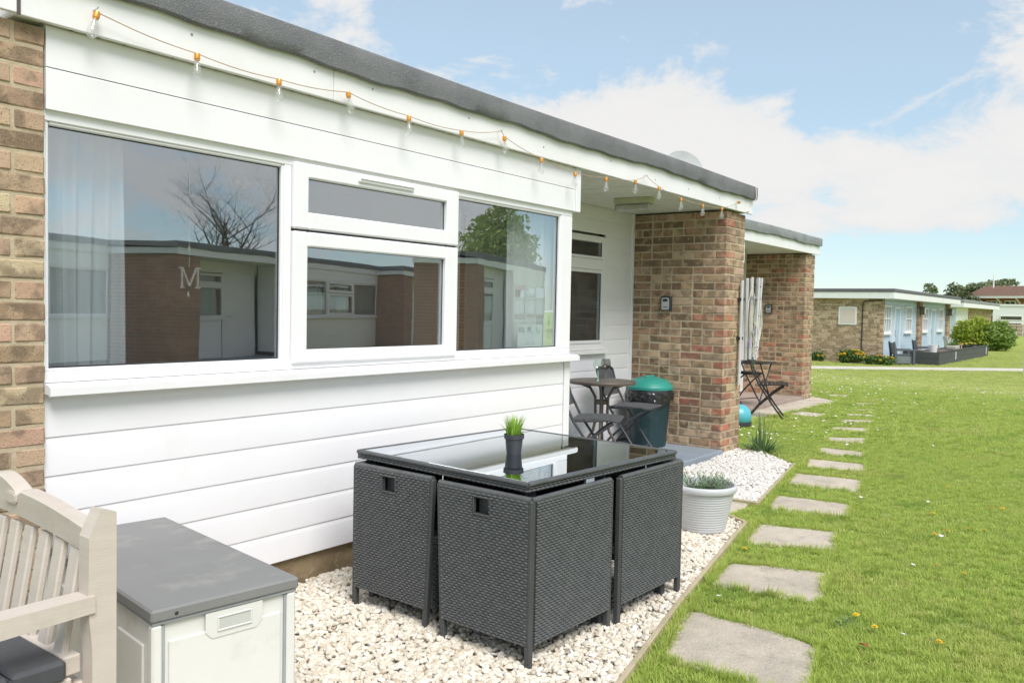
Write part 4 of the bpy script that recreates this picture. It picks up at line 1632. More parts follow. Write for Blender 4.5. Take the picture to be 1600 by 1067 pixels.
MB().box((-.03, -hd + .015, .01), (-.003, -hd + .03, zt - .05), .003).build('brace', M_RATF, tb)

# small pot of artificial grass


def blade_mesh(n, r0, h0, h1, spread, w, seed, seg=4, base_z=0, curl=.6):
    r = random.Random(seed)
    vs, fs, tone = [], [], []
    for _ in range(n):
        a = r.uniform(0, 2 * math.pi)
        rr = r0 * math.sqrt(r.random())
        bx, by = rr * math.cos(a), rr * math.sin(a)
        a2 = a + r.uniform(-.9, .9)
        h = r.uniform(h0, h1)
        sp = spread * r.uniform(.1, 1) * (.4 + rr / (r0 + 1e-6))
        ww = w * r.uniform(.7, 1.2)
        px_, py_ = -math.sin(a2), math.cos(a2)
        o = len(vs)
        tn = r.random()
        for i in range(seg + 1):
            t = i / seg
            off = sp * (t ** (1 + curl))
            z = base_z + h * t - sp * .45 * t * t
            k = ww * (1 - t ** 1.6) * .5 + .0002
            x, y = bx + math.cos(a2) * off, by + math.sin(a2) * off
            vs += [(x + px_ * k, y + py_ * k, z), (x - px_ * k, y - py_ * k, z)]
            tone += [min(1, tn * .6 + t * .4)] * 2
        for i in range(seg):
            b = o + 2 * i
            fs.append((b, b + 1, b + 3, b + 2))
    return vs, fs, tone


def foliage(name, vft, mat, parent=None, loc=None, rot=None):
    v, f, t = vft
    me = bare(v, f, name)
    at = me.attributes.new('tone', 'FLOAT', 'POINT')
    at.data.foreach_set('value', np.asarray(t, np.float32))
    me.polygons.foreach_set('use_smooth', [True] * len(me.polygons))
    me.materials.append(mat)
    return link(name, me, None, parent, loc, rot)


pg = thing('potted_grass', 'tuft of bright artificial grass in a small dark grey pot on the glass table', 'potted plant', (1.625, -.935, .7025))
MB().lathe([(0, 0), (.032, 0), (.0335, .004), (.040, .066), (.0455, .069), (.0465, .088), (.043, .089), (.040, .080), (0, .078)], 32).build('pot', surf('dark_slate_pot', (.045, .048, .056), rough=.5), pg, smooth=35)
foliage('grass', blade_mesh(150, .034, .06, .115, .05, .0055, 5, base_z=.078), leaf_mat('lime_plastic_grass', (.16, .32, .03), (.42, .62, .10), .2), pg)

# planter
pt = thing('plant_pot', 'pale grey ribbed plant pot with a small lavender bush on the edge of the gravel', 'potted plant', (3.425, -1.062, .018))
pt.scale = (1.25, 1.25, 1.02)
prof = [(0, 0), (.100, 0), (.106, .006)]
for i in range(15):
    z = .012 + i * .0152
    r = .106 + .043 * (z / .25)
    prof += [(r, z), (r + .0028, z + .006), (r + .0008, z + .0135)]
prof += [(.150, .243), (.158, .247), (.162, .258), (.162, .278), (.157, .284), (.148, .284), (.144, .27), (.140, .225), (0, .220)]
MB().lathe(prof, 56).build('pot', surf('pale_grey_glazed_pot', (.60, .61, .635), (.55, .56, .585), rough=.32, scale=2), pt, smooth=40)
MB().lathe([(.139, .226), (.12, .236), (.06, .243), (0, .240)], 24).build('soil', surf('pot_soil', (.06, .05, .035), rough=1, bscale=60, bump=.01), pt, smooth=60)


def lavender(seed):
    r = random.Random(seed)
    vs, fs, tone = [], [], []
    for s in range(85):
        a, rr = r.uniform(0, 6.283), .085 * math.sqrt(r.random())
        bx, by = rr * math.cos(a), rr * math.sin(a)
        h = r.uniform(.05, .125) * (1.1 - rr * 3)
        lx_, ly_ = math.cos(a) * rr * .7, math.sin(a) * rr * .7
        tn = r.random() * .5
        for k in range(20):
            t = .1 + .9 * k / 20
            ca = r.uniform(0, 6.283)
            c = Vector((bx + lx_ * t, by + ly_ * t, .236 + h * t))
            d = Vector((math.cos(ca), math.sin(ca), r.uniform(.5, 1.6))).normalized()
            p_ = d.cross(Vector((0, 0, 1))).normalized() * .0021
            L = r.uniform(.013, .026)
            o = len(vs)
            vs += [tuple(c - p_ * .6), tuple(c + p_ * .6), tuple(c + d * L * .6 + p_), tuple(c + d * L)]
            fs.append((o, o + 1, o + 2, o + 3))
            tone += [tn + t * .4] * 4
    return vs, fs, tone


foliage('lavender', lavender(3), leaf_mat('grey_green_lavender', (.11, .19, .085), (.27, .37, .21), .2), pt)

# ------------------------------------------------------------------ storage box
M_BOXG = surf('weathered_grey_lid', (.225, .226, .222), (.20, .201, .198), rough=.5, scale=2.5, dirt=(.33, .325, .30, .7), dirtscale=5)
M_BOXW = surf('off_white_box_plastic', (.74, .735, .70), (.69, .685, .65), rough=.5, scale=2, dirt=(.54, .53, .45, .6), dirtscale=6)
M_BOXT = surf('grey_box_trim', (.36, .38, .40), rough=.5)
bx = thing('storage_box', 'off white plastic garden storage box with flat grey lid beside the bench', 'storage box', (-.166, -1.03, 0.0), math.radians(-8))
W_, D_, Hh = .450, 1.0, .5
MB().box((.012, .016, .02), (W_ - .012, D_ - .016, Hh - .035), .006).build('body', M_BOXW, bx)
MB().box((-.006, -.006, Hh - .036), (W_ + .006, D_ + .006, Hh), .006).build('lid', M_BOXG, bx, smooth=20)
MB().box((0, .002, Hh - .046), (W_, D_ - .002, Hh - .0365), .002).build('lid_rim', M_BOXT, bx)
for x in (0.0, W_ - .03):
    for y in (.002, D_ - .032):
        MB().box((x, y, 0), (x + .03, y + .03, Hh - .047), .006).build('corner_post', M_BOXW, bx)
for x in (.0305, W_ - .0385):
    MB().box((x, .009, 0), (x + .008, .02, Hh - .05), .001).build('trim_strip', M_BOXT, bx)
MB().box((.05, .0065, .05), (W_ - .05, .0155, .40), .003).build('front_panel', M_BOXW, bx)
hd_ = MB()
xa, xb, za, zb = .155, .335, .375, .452
hd_.prism([(xa + .02, za), (xb - .02, za), (xb, za + .02), (xb, zb), (xa, zb), (xa, za + .02)], .0035, .0066, 'yxz')
hp = hd_.build('handle_plate', M_BOXW, bx)
hr = MB()
xa, xb, za, zb = .190, .300, .392, .437
hr.box((xa, -.001, za), (xb, .0034, za + .006), .002).box((xa, -.001, zb - .006), (xb, .0034, zb), .002).box((xa, -.001, za + .006), (xa + .006, .0034, zb - .006), .002).box((xb - .006, -.001, za + .006), (xb, .0034, zb - .006), .002)
hr.build('handle_rim', M_BOXW, hp)
MB().box((xa + .006, .0022, za + .006), (xb - .006, .0034, zb - .006)).build('grip', surf('box_grip_shade', (.58, .59, .55), rough=.6), hp)
for i in range(4):
    y = .08 + i * .22
    MB().box((.0035, y, .05), (.0125, y + .19, .38), .004).build('side_panel', M_BOXW, bx)
MB().lathe([(0, .002), (.005, .001), (.006, 0)], 8, Matrix.Translation((.065, -.006, Hh - .02)) @ Matrix.Rotation(math.pi / 2, 4, 'X')).build('rivet', M_BLACKP, bx)

# ------------------------------------------------------------------ bench
M_BENCH = surf('beige_painted_bench', (.60, .53, .47), (.56, .495, .435), rough=.5, scale=4, stretch=(1, 1, 8), bscale=30, bump=.0006, dirt=(.47, .41, .34, .5), dirtscale=9)
be = thing('garden_bench', 'beige painted garden bench with camelback rail and slatted back at the left edge', 'bench', (-.362, -1.12, 0))
be.scale = (1, 1, .955)
# local: back runs along +y, seat side towards -x ; back top .85
Lb = 1.09
for y in (0, Lb - .05):
    pm_ = MB().prism([(-.016, 0), (.046, 0), (.046, .858), (.006, .872), (-.024, .80), (-.026, .62), (-.016, .50)], y, y + .05, 'yxz')
    pm_.build('post', M_BENCH, be, smooth=15)
    MB().box((-.50, y - .002, 0), (-.45, y + .052, .635), .006).build('leg', M_BENCH, be)
    MB().prism([(-.53, .590), (-.012, .604), (-.012, .648), (-.53, .648), (-.545, .63)], y - .008, y + .058, 'yxz').build('arm', M_BENCH, be, smooth=15)
    MB().box((-.45, y + .008, .33), (-.012, y + .042, .40), .004).build('side_rail', M_BENCH, be)


def rail_top(t):
    # camelback: raised, notched centre section
    if t > .5:
        t = 1 - t
    if t < .36:
        return .825 + .040 * math.sin(min(1, t / .36) * 1.45)
    return .852 + .045 * math.sin(min(1, (t - .36) / .14) * 1.5)


vs, fs = [], []
n = 60
for i in range(n + 1):
    t = i / n
    y = .05 + (Lb - .10) * t
    zt_, zb_ = rail_top(t), .755 + .035 * math.sin(math.pi * t)
    for x, z in ((-.026, zb_), (-.030, zt_ - .006), (-.024, zt_), (.012, zt_), (.018, zt_ - .006), (.016, zb_)):
        vs.append((x + .012, y, z))
for i in range(n):
    for j in range(6):
        j2 = (j + 1) % 6
        fs.append((i * 6 + j, i * 6 + j2, (i + 1) * 6 + j2, (i + 1) * 6 + j))
fs += [tuple(range(6)), tuple(n * 6 + j for j in range(5, -1, -1))]
MB().add(vs, fs).build('top_rail', M_BENCH, be, smooth=35)
pq = []
for i in range(20):
    a = 2 * math.pi * i / 20
    pq.append((.45 + .034 * (abs(math.cos(a)) ** .5) * (1 if math.cos(a) > 0 else -1), .838 + .018 * (abs(math.sin(a)) ** .5) * (1 if math.sin(a) > 0 else -1)))
pl_ = MB().prism(pq, -.0215, -.0175, 'xyz').build('maker_plate', M_BENCH, be)
pq2 = [(.45 + (a - .45) * .86, .838 + (b - .838) * .75) for a, b in pq]
MB().prism(pq2, -.0235, -.0216, 'xyz').build('plate_face', M_BENCH, pl_)
MB().box((-.062, .05, .430), (-.018, Lb - .05, .484), .005).build('lower_rail', M_BENCH, be)
for i in range(11):
    y = .082 + i * .0885
    MB().bar((-.046, y + .02, .478), (.000, y + .02, .765), .018, .050, .004, up=(0, 1, 0)).build('slat', M_BENCH, be)
for i in range(6):
    x = -.50 + i * .079
    MB().box((x, .045, .405), (x + .062, Lb - .045, .427), .005).build('seat_slat', M_BENCH, be)
MB().box((-.49, .052, .34), (-.465, Lb - .052, .404), .004).box((-.03, .052, .34), (-.005, Lb - .052, .404), .004).build('seat_rail', M_BENCH, be)
M_TRAY = surf('charcoal_rubber_slab', (.055, .058, .066), (.07, .073, .08), rough=.6, scale=6)
tr_ = thing('cushion_slab', 'dark charcoal ridged slab lying on the bench seat', 'cushion', (-.362, -1.12, .409))
for i in range(3):
    for j in range(2):
        MB().box((-.452 + i * .132, .03 + j * .245, 0), (-.326 + i * .132, .27 + j * .245, .055), .010).build('pad', M_TRAY, tr_, smooth=30)
MB().box((-.44, .04, .005), (-.075, .505, .04)).build('backing', M_TRAY, tr_)
MB().box((-.062, .055, .004), (-.036, .11, .046), .006).build('latch', M_TRAY, tr_)

# ------------------------------------------------------------------ far side of the lawn: blue chalets
GF = -0.55
M_BLUEB = surf('sky_blue_weatherboard', (.50, .62, .73), (.46, .58, .69), rough=.5, scale=2)
M_BLUED = surf('blue_door_paint', (.40, .56, .70), rough=.45)
M_WHITEP = surf('white_paint', (.80, .81, .81), (.75, .76, .76), rough=.45)
M_DKGLASS = glass_mat('far_window_glass', .35, (.25, .28, .30), .0002)
M_LGREY = surf('slate_grey_resin', (.10, .112, .130), (.085, .095, .112), rough=.55)
M_LGREY2 = surf('mid_grey_resin_slats', (.19, .205, .225), (.16, .175, .195), rough=.6)
bb = thing('chalet', 'long low blue boarded chalet block with buff brick end wall across the lawn', 'chalet', (34.4, 5.15, GF))
L_, H_ = 14.6, 2.62
bw = MB()
bw.box((.006, .2, -.2), (6, 9, H_))
bw.build('wall', M_MORT, bb)
# bricks of the end wall (x = 0 face), joined: far too small to pick apart
br = MB()
r_ = random.Random(21)
for c in range(35):
    y = 0 if c % 2 else -.0
    z = c * .075
    first = True
    while y < 9:
        ln = .102 if (r_.random() < .3 or (first and c % 2)) else .215
        br.box((0, y, z + .005), (.115, min(y + ln, 9), z + .07))
        y += ln + .012
        first = False
o = br.build('brickwork', M_BUFFFIELD, bb)
tag(o, kind='stuff')
# blue facade (y = .15 plane, facing -y)
XW = [(1.05, 'w'), (2.75, 'd'), (4.95, 'w'), (8.5, 'w'), (10.3, 'd'), (12.35, 'w')]
for i in range(17):
    MB().prism([(.12, 0), (.12, .125), (.134, .148), (.16, .148), (.16, 0)], .22, 6.78, 'xyz').build('plank', M_BLUEB, bb, loc=(0, 0, .04 + i * .148))
    MB().prism([(.12, 0), (.12, .125), (.134, .148), (.16, .148), (.16, 0)], 7.55, 13.9, 'xyz').build('plank', M_BLUEB, bb, loc=(0, 0, .04 + i * .148))
MB().box((.2, .155, -.1), (14.4, 6, H_)).build('inner_wall', M_BLUEB, bb)
for (xa, xb) in ((0.0, .215), (6.79, 7.53), (13.92, 14.6)):
    q = MB()
    for c in range(35):
        x = xa
        o_ = .102 if c % 2 else .215
        q.box((x + (.12 if xa == 0 else 0), -.0 if xa else .0, c * .075 + .005), (min(x + o_, xb), .118, c * .075 + .07))
        x += o_ + .01
        while x < xb - .02:
            q.box((x, 0, c * .075 + .005), (min(x + .215, xb), .118, c * .075 + .07))
            x += .225
    MB().box((xa + .004, .004, -.1), (xb - .004, .15, H_)).build('brick_pier', M_MORT, bb)
    o = q.build('brickwork', M_BRICKFIELD, bb)
    tag(o, kind='stuff')
for x, k in XW:
    if k == 'w':
        f = MB()
        frame_bars(f, x - .62, x + .62, 1.22, 2.38, .075, .05, .135, .004)
        for t in (-.2, .2):
            f.box((x + t - .02, .055, 1.295), (x + t + .02, .13, 2.305))
        f.box((x - .545, .06, 1.80), (x + .545, .125, 1.835))
        w_ = f.build('window', M_WHITEP, bb)
        MB().box((x - .54, .10, 1.30), (x + .54, .105, 2.30)).build('pane', M_DKGLASS, w_)
        MB().box((x - .68, .02, 1.16), (x + .68, .14, 1.225), .004).build('sill', M_WHITEP, w_)
    else:
        f = MB().box((x - .52, .045, .06), (x - .44, .14, 2.32), .003).box((x + .44, .045, .06), (x + .52, .14, 2.32), .003).box((x - .44, .0455, 2.24), (x + .44, .14, 2.32), .003)
        d_ = f.build('door', M_WHITEP, bb)
        MB().box((x - .43, .085, .08), (x + .43, .135, 2.23), .003).build('leaf', M_BLUED, d_)
        MB().box((x - .38, .05, 1.05), (x - .34, .085, 1.35), .004).build('handle', M_BLACKP, d_)
MB().box((-.28, -.45, H_), (L_ + .15, 9.2, H_ + .26), .004).build('fascia', M_WHITEP, bb)
MB().box((-.31, -.48, H_ + .262), (L_ + .18, 9.25, H_ + .40), .02).build('roof_felt', surf('dark_felt_edge', (.14, .14, .15), rough=.9), bb)
MB().box((-.035, 1.0, 1.55), (-.002, 1.72, 2.28), .004).build('sign_frame', M_WHITEP, bb)
MB().box((-.041, 1.06, 1.61), (-.0352, 1.66, 2.22), .002).build('sign_face', surf('faded_peach_sign', (.66, .56, .47), (.60, .57, .55), rough=.6, scale=2), bb)
MB().tube([(-.025, .78, .2), (-.025, .78, 2.42), (-.025, .70, 2.52), (-.025, 0.02, 2.55)], .022, 8).build('cable', M_BLACKP, bb, smooth=50)
for x in (7.0, 14.05):
    q = MB().box((x - .18, -.20, 2.02), (x + .14, -.003, 2.40), .02).build('wall_lamp', surf('dark_lamp_box', (.10, .095, .075), rough=.6), bb)
    MB().box((x - .13, -.215, 2.06), (x + .10, -.2005, 2.36), .01).build('diffuser', M_LENS, q)

# next chalet block beyond
b2 = thing('chalet', 'buff brick chalet with white boarded front beyond the blue block, half behind the bush', 'chalet', (60.0, 6.65, GF))
MB().box((.1, .1, -.2), (16, 9, 2.62)).build('wall', M_MORT, b2)
q = MB()
for c in range(35):
    x = 5.0
    while x < 16:
        q.box((x, 0, c * .075 + .005), (x + .215, .12, c * .075 + .07))
        x += .23
o = q.build('brickwork', M_BUFFFIELD, b2)
tag(o, kind='stuff')
for i in range(17):
    MB().box((0.0, .03, .03 + i * .152), (4.99, .098, .03 + i * .152 + .146)).build('plank', M_WHITEP, b2)
MB().box((-.02, .0, 0), (.098, 9, 2.62)).build('side_wall', surf('pale_blue_render', (.55, .64, .70), rough=.7), b2)
MB().box((-.4, -.5, 2.62), (16.4, 9.5, 2.92), .004).build('fascia', M_WHITEP, b2)
MB().box((-.43, -.53, 2.922), (16.43, 9.5, 3.12), .02).build('roof_felt', M_FELT2, b2)

# white rendered two storey range and red brick upper floor
wb = thing('house', 'white rendered flat roofed building behind the hedge at the right edge', 'house', (113, 11.2, GF))
MB().box((0, -42, -.2), (12, 0, 3.45)).build('wall', M_WHITEP, wb)
for y, z, w, h in ((-1.9, 1.75, 2.3, .55), (-1.9, .55, 2.3, .95), (-4.9, 1.5, .62, 1.15), (-9.0, 1.3, 1.4, 1.2)):
    f = MB()
    f.box((-.06, y - w / 2, z), (-.003, y + w / 2, z + .08)).box((-.06, y - w / 2, z + h - .08), (-.003, y + w / 2, z + h)).box((-.06, y - w / 2, z + .08), (-.003, y - w / 2 + .08, z + h - .08)).box((-.06, y + w / 2 - .08, z + .08), (-.003, y + w / 2, z + h - .08))
    w_ = f.build('window', M_WHITEP, wb)
    MB().box((-.03, y - w / 2 + .08, z + .08), (-.01, y + w / 2 - .08, z + h - .08)).build('pane', M_DKGLASS, w_)
MB().box((-.1, -42.1, 3.452), (12.1, .1, 3.65)).build('parapet', M_WHITEP, wb)

rh = thing('house', 'red brick house with brown tiled roof and white windows above the white building', 'house', (151, 18.2, GF), math.radians(-22))
M_REDB = surf('red_brick_far', (.42, .17, .115), (.36, .145, .095), rough=.9, scale=3)
MB().box((0, -45, -.2), (10, 0, 5.3)).build('wall', M_REDB, rh)
M_TILE = surf('brown_red_roof_tiles', (.50, .34, .28), (.43, .29, .235), rough=.9, scale=2)
rf = MB().prism([(-1.5, 5.25), (-1.5, 5.40), (4.5, 7.2), (10.5, 5.40), (10.5, 5.25)], -46, 1.2, 'yxz')
rf.build('roof', M_TILE, rh)
tl = MB()
for i in range(12):
    tl.box((-1.55 + .5 * i, -46, 5.44 + .148 * i), (-1.0 + .5 * i, 1.25, 5.54 + .148 * i))
o = tl.build('roof_tiles', M_TILE, rh)
tag(o, kind='stuff')
MB().box((-1.66, -46.1, 5.10), (-1.52, 1.4, 5.42)).build('fascia', M_WHITEP, rh)
for i in range(10):
    y = -2.2 - i * 2.9
    f = MB().box((-.12, y - .95, 2.4), (-.003, y + .75, 4.75))
    w_ = f.build('window', M_WHITEP, rh)
    MB().box((-.16, y - .82, 2.7), (-.121, y - .16, 4.6)).build('pane', M_DKGLASS, w_)
    MB().box((-.16, y - .04, 2.7), (-.121, y + .62, 4.6)).build('pane', M_DKGLASS, w_)
    MB().prism([(-.01, 4.1), (-1.45, 5.08), (-1.2, 5.08), (-.01, 4.5)], y + 1.2, y + 1.4, 'yxz').build('bracket', M_WHITEP, rh)
MB().tube([(3.5, -.5, 6.6), (3.5, -.5, 9.0)], .10, 8).build('aerial_mast', M_WHITEP, rh)

fe = thing('fence', 'pale brown timber panel fence at the far right behind the bush', 'fence', (106, 10.5, GF))
M_FENCE = surf('pale_brown_fence', (.52, .41, .33), (.46, .36, .29), rough=.9, scale=3)
for i in range(60):
    MB().box((0, -i * .62, .05), (.03, -i * .62 + .55, 1.35)).build('board', M_FENCE, fe)
for z in (.30, .75, 1.15):
    MB().box((-.06, -36.6, z), (-.002, .6, z + .1)).build('rail', M_FENCE, fe)

# ------------------------------------------------------------------ trees and shrubs


def crown(blobs, n, size, seed, hollow=.35, flat=.0):
    """many small leaf clumps spread through the volume of uneven blobs"""
    r = np.random.RandomState(seed)
    vol = np.array([b[3] * b[4] * b[5] for b in blobs]) ** .75
    cnt = (n * vol / vol.sum()).astype(int)
    P_, T_ = [], []
    for b, c in zip(blobs, cnt):
        d = r.normal(size=(c, 3))
        d /= np.linalg.norm(d, axis=1)[:, None]
        rad = (hollow + (1 - hollow) * r.rand(c) ** .6) * (1 + .18 * np.sin(d[:, 0] * 7 + b[0]) * np.sin(d[:, 1] * 6 + b[1]) + .12 * np.sin(d[:, 2] * 11))
        P_.append(np.array(b[:3]) + d * rad[:, None] * np.array(b[3:6]))
        T_.append(np.clip(.5 + .22 * r.normal(size=c), 0, 1))
    P_ = np.concatenate(P_)
    T_ = np.concatenate(T_)
    k = len(P_)
    a = r.normal(size=(k, 3))
    a /= np.linalg.norm(a, axis=1)[:, None]
    b_ = r.normal(size=(k, 3))
    b_ -= a * (a * b_).sum(1)[:, None]
    b_ /= np.linalg.norm(b_, axis=1)[:, None]
    s = size * (.6 + .8 * r.rand(k))[:, None]
    q = np.stack([P_ - a * s, P_ + b_ * s * .45, P_ + a * s, P_ - b_ * s * .45], 1).reshape(-1, 3)
    f = np.arange(4 * k).reshape(-1, 4)
    return q, f, np.repeat(T_, 4)


M_LEAFD = leaf_mat('dark_tree_leaves', (.13, .16, .09), (.28, .33, .18), .2)
M_LEAFP = leaf_mat('pale_tree_leaves', (.10, .13, .06), (.20, .23, .12), .25)
M_LEAFG = leaf_mat('fresh_green_leaves', (.18, .26, .06), (.42, .50, .15), .3)
M_BUSHY = leaf_mat('yellow_green_bush_leaves', (.20, .29, .03), (.52, .58, .09), .3)
M_BUSHG = leaf_mat('green_bush_leaves', (.13, .22, .04), (.34, .46, .12), .3)
M_BARK = surf('grey_brown_bark', (.13, .105, .085), (.09, .07, .055), rough=.95, scale=8, bscale=30, bump=.01)


def limbs(mb, base, h, r0, n, seed, spread, depth=2, up=.55):
    r = random.Random(seed)

    def grow(p, d, L, rad, lev):
        pts, rr = [p], [rad]
        q = Vector(p)
        dd = Vector(d)
        for i in range(5):
            dd = (dd + Vector((r.uniform(-.22, .22), r.uniform(-.22, .22), r.uniform(-.05, .18)))).normalized()
            q = q + dd * L / 5
            pts.append(tuple(q))
            rr.append(rad * (1 - .16 * (i + 1)))
        mb.tube(pts, rr, 6 if lev == 0 else (5 if lev == 1 else 3), cap=False)
        if lev < depth:
            for _ in range(n if lev == 0 else max(3, n - 1)):
                t = r.uniform(.45 if lev == 0 else .25, 1)
                i = min(4, int(t * 5))
                a = r.uniform(0, 6.283)
                nd = (dd * up + Vector((math.cos(a), math.sin(a), r.uniform(-.1, .6))) * spread).normalized()
                grow(pts[i + 1], nd, L * r.uniform(.5, .72), rr[i + 1] * .62, lev + 1)
    grow(base, (0, 0, 1), h, r0, 0)


def tree(name, label, loc, h, blobs, n, size, mat, seed, trunk_h=None, group=None, depth=2):
    t = thing(name, label, 'tree', loc, 0, group)
    mb = MB()
    limbs(mb, (0, 0, -.3), trunk_h or h * .55, h * .028, 5, seed, .8, depth)
    mb.build('trunk', M_BARK, t, smooth=50)
    foliage('crown', crown(blobs, n, size, seed), mat, t)
    return t


def rb(seed, n, cx, cz, rx, rz, s):
    r = random.Random(seed)
    return [(cx + r.uniform(-rx, rx), r.uniform(-rx, rx), cz + r.uniform(-rz, rz) * .9, s * r.uniform(.7, 1.25), s * r.uniform(.7, 1.25), s * r.uniform(.55, .95)) for _ in range(n)]


GT = 'trees beyond the chalets'
tree('broadleaf_tree', 'dark bushy tree rising behind the far roofs, left of the red house', (157, 19.6, GF), 8.2, rb(4, 9, 0, 5.4, 1.9, 2.0, 1.5), 4200, .30, M_LEAFD, 4, group=GT)
tree('broadleaf_tree', 'dark tree crown directly behind the tiled roof of the red house', (184, 18.0, GF), 9.6, rb(5, 8, 0, 7.0, 2.3, 1.9, 1.6), 3800, .32, M_LEAFD, 5, group=GT)
tree('broadleaf_tree', 'second dark tree crown just left of the white aerial mast', (168, 18.9, GF), 9.0, rb(15, 8, 0, 6.0, 2.0, 2.0, 1.5), 3800, .30, M_LEAFD, 15, group=GT)
tree('thin_tree', 'pale thinly leaved tree at the left of the far tree group', (142, 21.4, GF), 7.4, rb(6, 10, 0, 4.9, 2.3, 2.0, 1.0), 1100, .26, M_LEAFP, 6, group=GT)
tree('thin_tree', 'lower pale green tree just above the end of the blue block roof', (150, 20.3, GF), 6.5, rb(7, 7, 0, 4.4, 2.2, 1.2, 1.2), 1800, .28, M_LEAFP, 7, group=GT)
tree('small_tree', 'top of a small dark tree just showing above the blue block roof', (61, 13.8, GF), 4.1, rb(8, 4, 0, 3.3, .45, .45, .42), 1200, .10, M_LEAFD, 8, group=GT)
tree('small_tree', 'tiny tree top above the roof left of the other small one', (63, 16.4, GF), 3.4, rb(18, 3, 0, 3.0, .4, .3, .32), 700, .10, M_LEAFD, 18, group=GT)


def bush(label, loc, blobs, n, size, mat, seed, spikes):
    t = thing('shrub', label, 'shrub', loc, 0, 'shrubs beside the planter')
    mb = MB()
    r = random.Random(seed)
    for _ in range(14):
        a = r.uniform(0, 6.283)
        L = r.uniform(.7, 1.2)
        mb.tube([(0, 0, -.1), (math.cos(a) * .3 * L, math.sin(a) * .3 * L, .6 * L), (math.cos(a) * .8 * L, math.sin(a) * .8 * L, 1.3 * L)], [.03, .02, .008], 5)
    mb.build('stem', M_BARK, t)
    foliage('crown', crown(blobs, n, size, seed, .55), mat, t)
    # upright shoots
    vs, fs, tn = [], [], []
    for _ in range(spikes):
        b = blobs[r.randrange(len(blobs))]
        a = r.uniform(0, 6.283)
        el = r.uniform(-.2, 1.4)
        d = Vector((math.cos(a) * math.cos(el), math.sin(a) * math.cos(el), math.sin(el)))
        p = Vector((b[0] + d.x * b[3] * .9, b[1] + d.y * b[4] * .9, b[2] + d.z * b[5] * .9))
        g = (d + Vector((0, 0, .7))).normalized()
        L = r.uniform(.2, .45)
        for k in range(9):
            c = p + g * L * k / 8
            s_ = .085 * (1.15 - k / 9)
            e = Vector((r.uniform(-1, 1), r.uniform(-1, 1), r.uniform(-.2, .8))).normalized()
            w_ = e.cross(g).normalized() * s_ * .4
            o = len(vs)
            vs += [tuple(c), tuple(c + e * s_ * .6 + w_), tuple(c + e * s_ * 1.3), tuple(c + e * s_ * .6 - w_)]
            fs.append((o, o + 1, o + 2, o + 3))
            tn += [.55 + .4 * k / 8] * 4
    foliage('shoots', (vs, fs, tn), mat, t)
    return t


bush('bright yellow green bush at the end of the dark planter', (55.1, 4.75, GF), [(0, 0, .85, 1.05, 1.1, .8), (-.3, .4, 1.2, .8, .75, .65), (.3, -.4, 1.15, .75, .7, .65), (0, .75, .75, .6, .6, .6), (0, -.1, 1.5, .5, .5, .55)], 6000, .085, M_BUSHY, 31, 130)
bush('deeper green rounded bush, right of the yellow green one', (55.3, 3.75, GF), [(0, 0, .8, 1.0, .95, .75), (.3, -.45, .75, .7, .6, .65), (-.2, .35, 1.0, .75, .7, .6), (.2, -.15, 1.3, .6, .55, .5)], 6000, .085, M_BUSHG, 32, 90)

# orange and yellow flowers by the end wall
M_OR = surf('orange_petals', (.80, .30, .02), (.85, .50, .03), rough=.6, scale=9)
M_YE = surf('yellow_petals', (.85, .62, .03), (.80, .50, .02), rough=.6)
M_FOL = leaf_mat('flower_foliage', (.07, .13, .03), (.18, .27, .08), .25)


def flowerbed(label, loc, rx, ry, h, nf, seed):
    t = thing('flower_clump', label, 'flowers', loc, 0, 'flower clumps by the brick end wall')
    foliage('foliage', crown([(0, 0, h * .5, rx, ry, h * .55), (rx * .2, ry * .5, h * .45, rx * .6, ry * .5, h * .5)], 1500, .06, seed, .3), M_FOL, t)
    r = random.Random(seed)
    for k in range(nf):
        a, q = r.uniform(0, 6.283), math.sqrt(r.random())
        x, y = rx * q * math.cos(a), ry * q * math.sin(a)
        z = h * (1.0 - .45 * q * q) + r.uniform(-.03, .06)
        MB().lathe([(0, -.02), (.055, .0), (.06, .02), (.03, .03), (0, .025)], 8, Matrix.Translation((x, y, z)) @ Matrix.Rotation(.7, 4, 'Y') @ Matrix.Rotation(math.pi, 4, 'X')).build('flower', M_OR if r.random() < .55 else M_YE, t)
    return t


flowerbed('tall clump of orange and yellow flowers below the wall sign', (33.9, 6.15, GF), .35, .55, .55, 26, 41)
flowerbed('low orange and yellow flower clump at the corner of the brick end wall', (33.8, 5.1, GF), .35, .60, .36, 20, 42)
flowerbed('small single orange flower plant against the brick end wall', (34.0, 7.55, GF), .16, .26, .38, 5, 43)

# resin armchairs and little table
LGC = 'grey resin garden seats by the blue chalets'


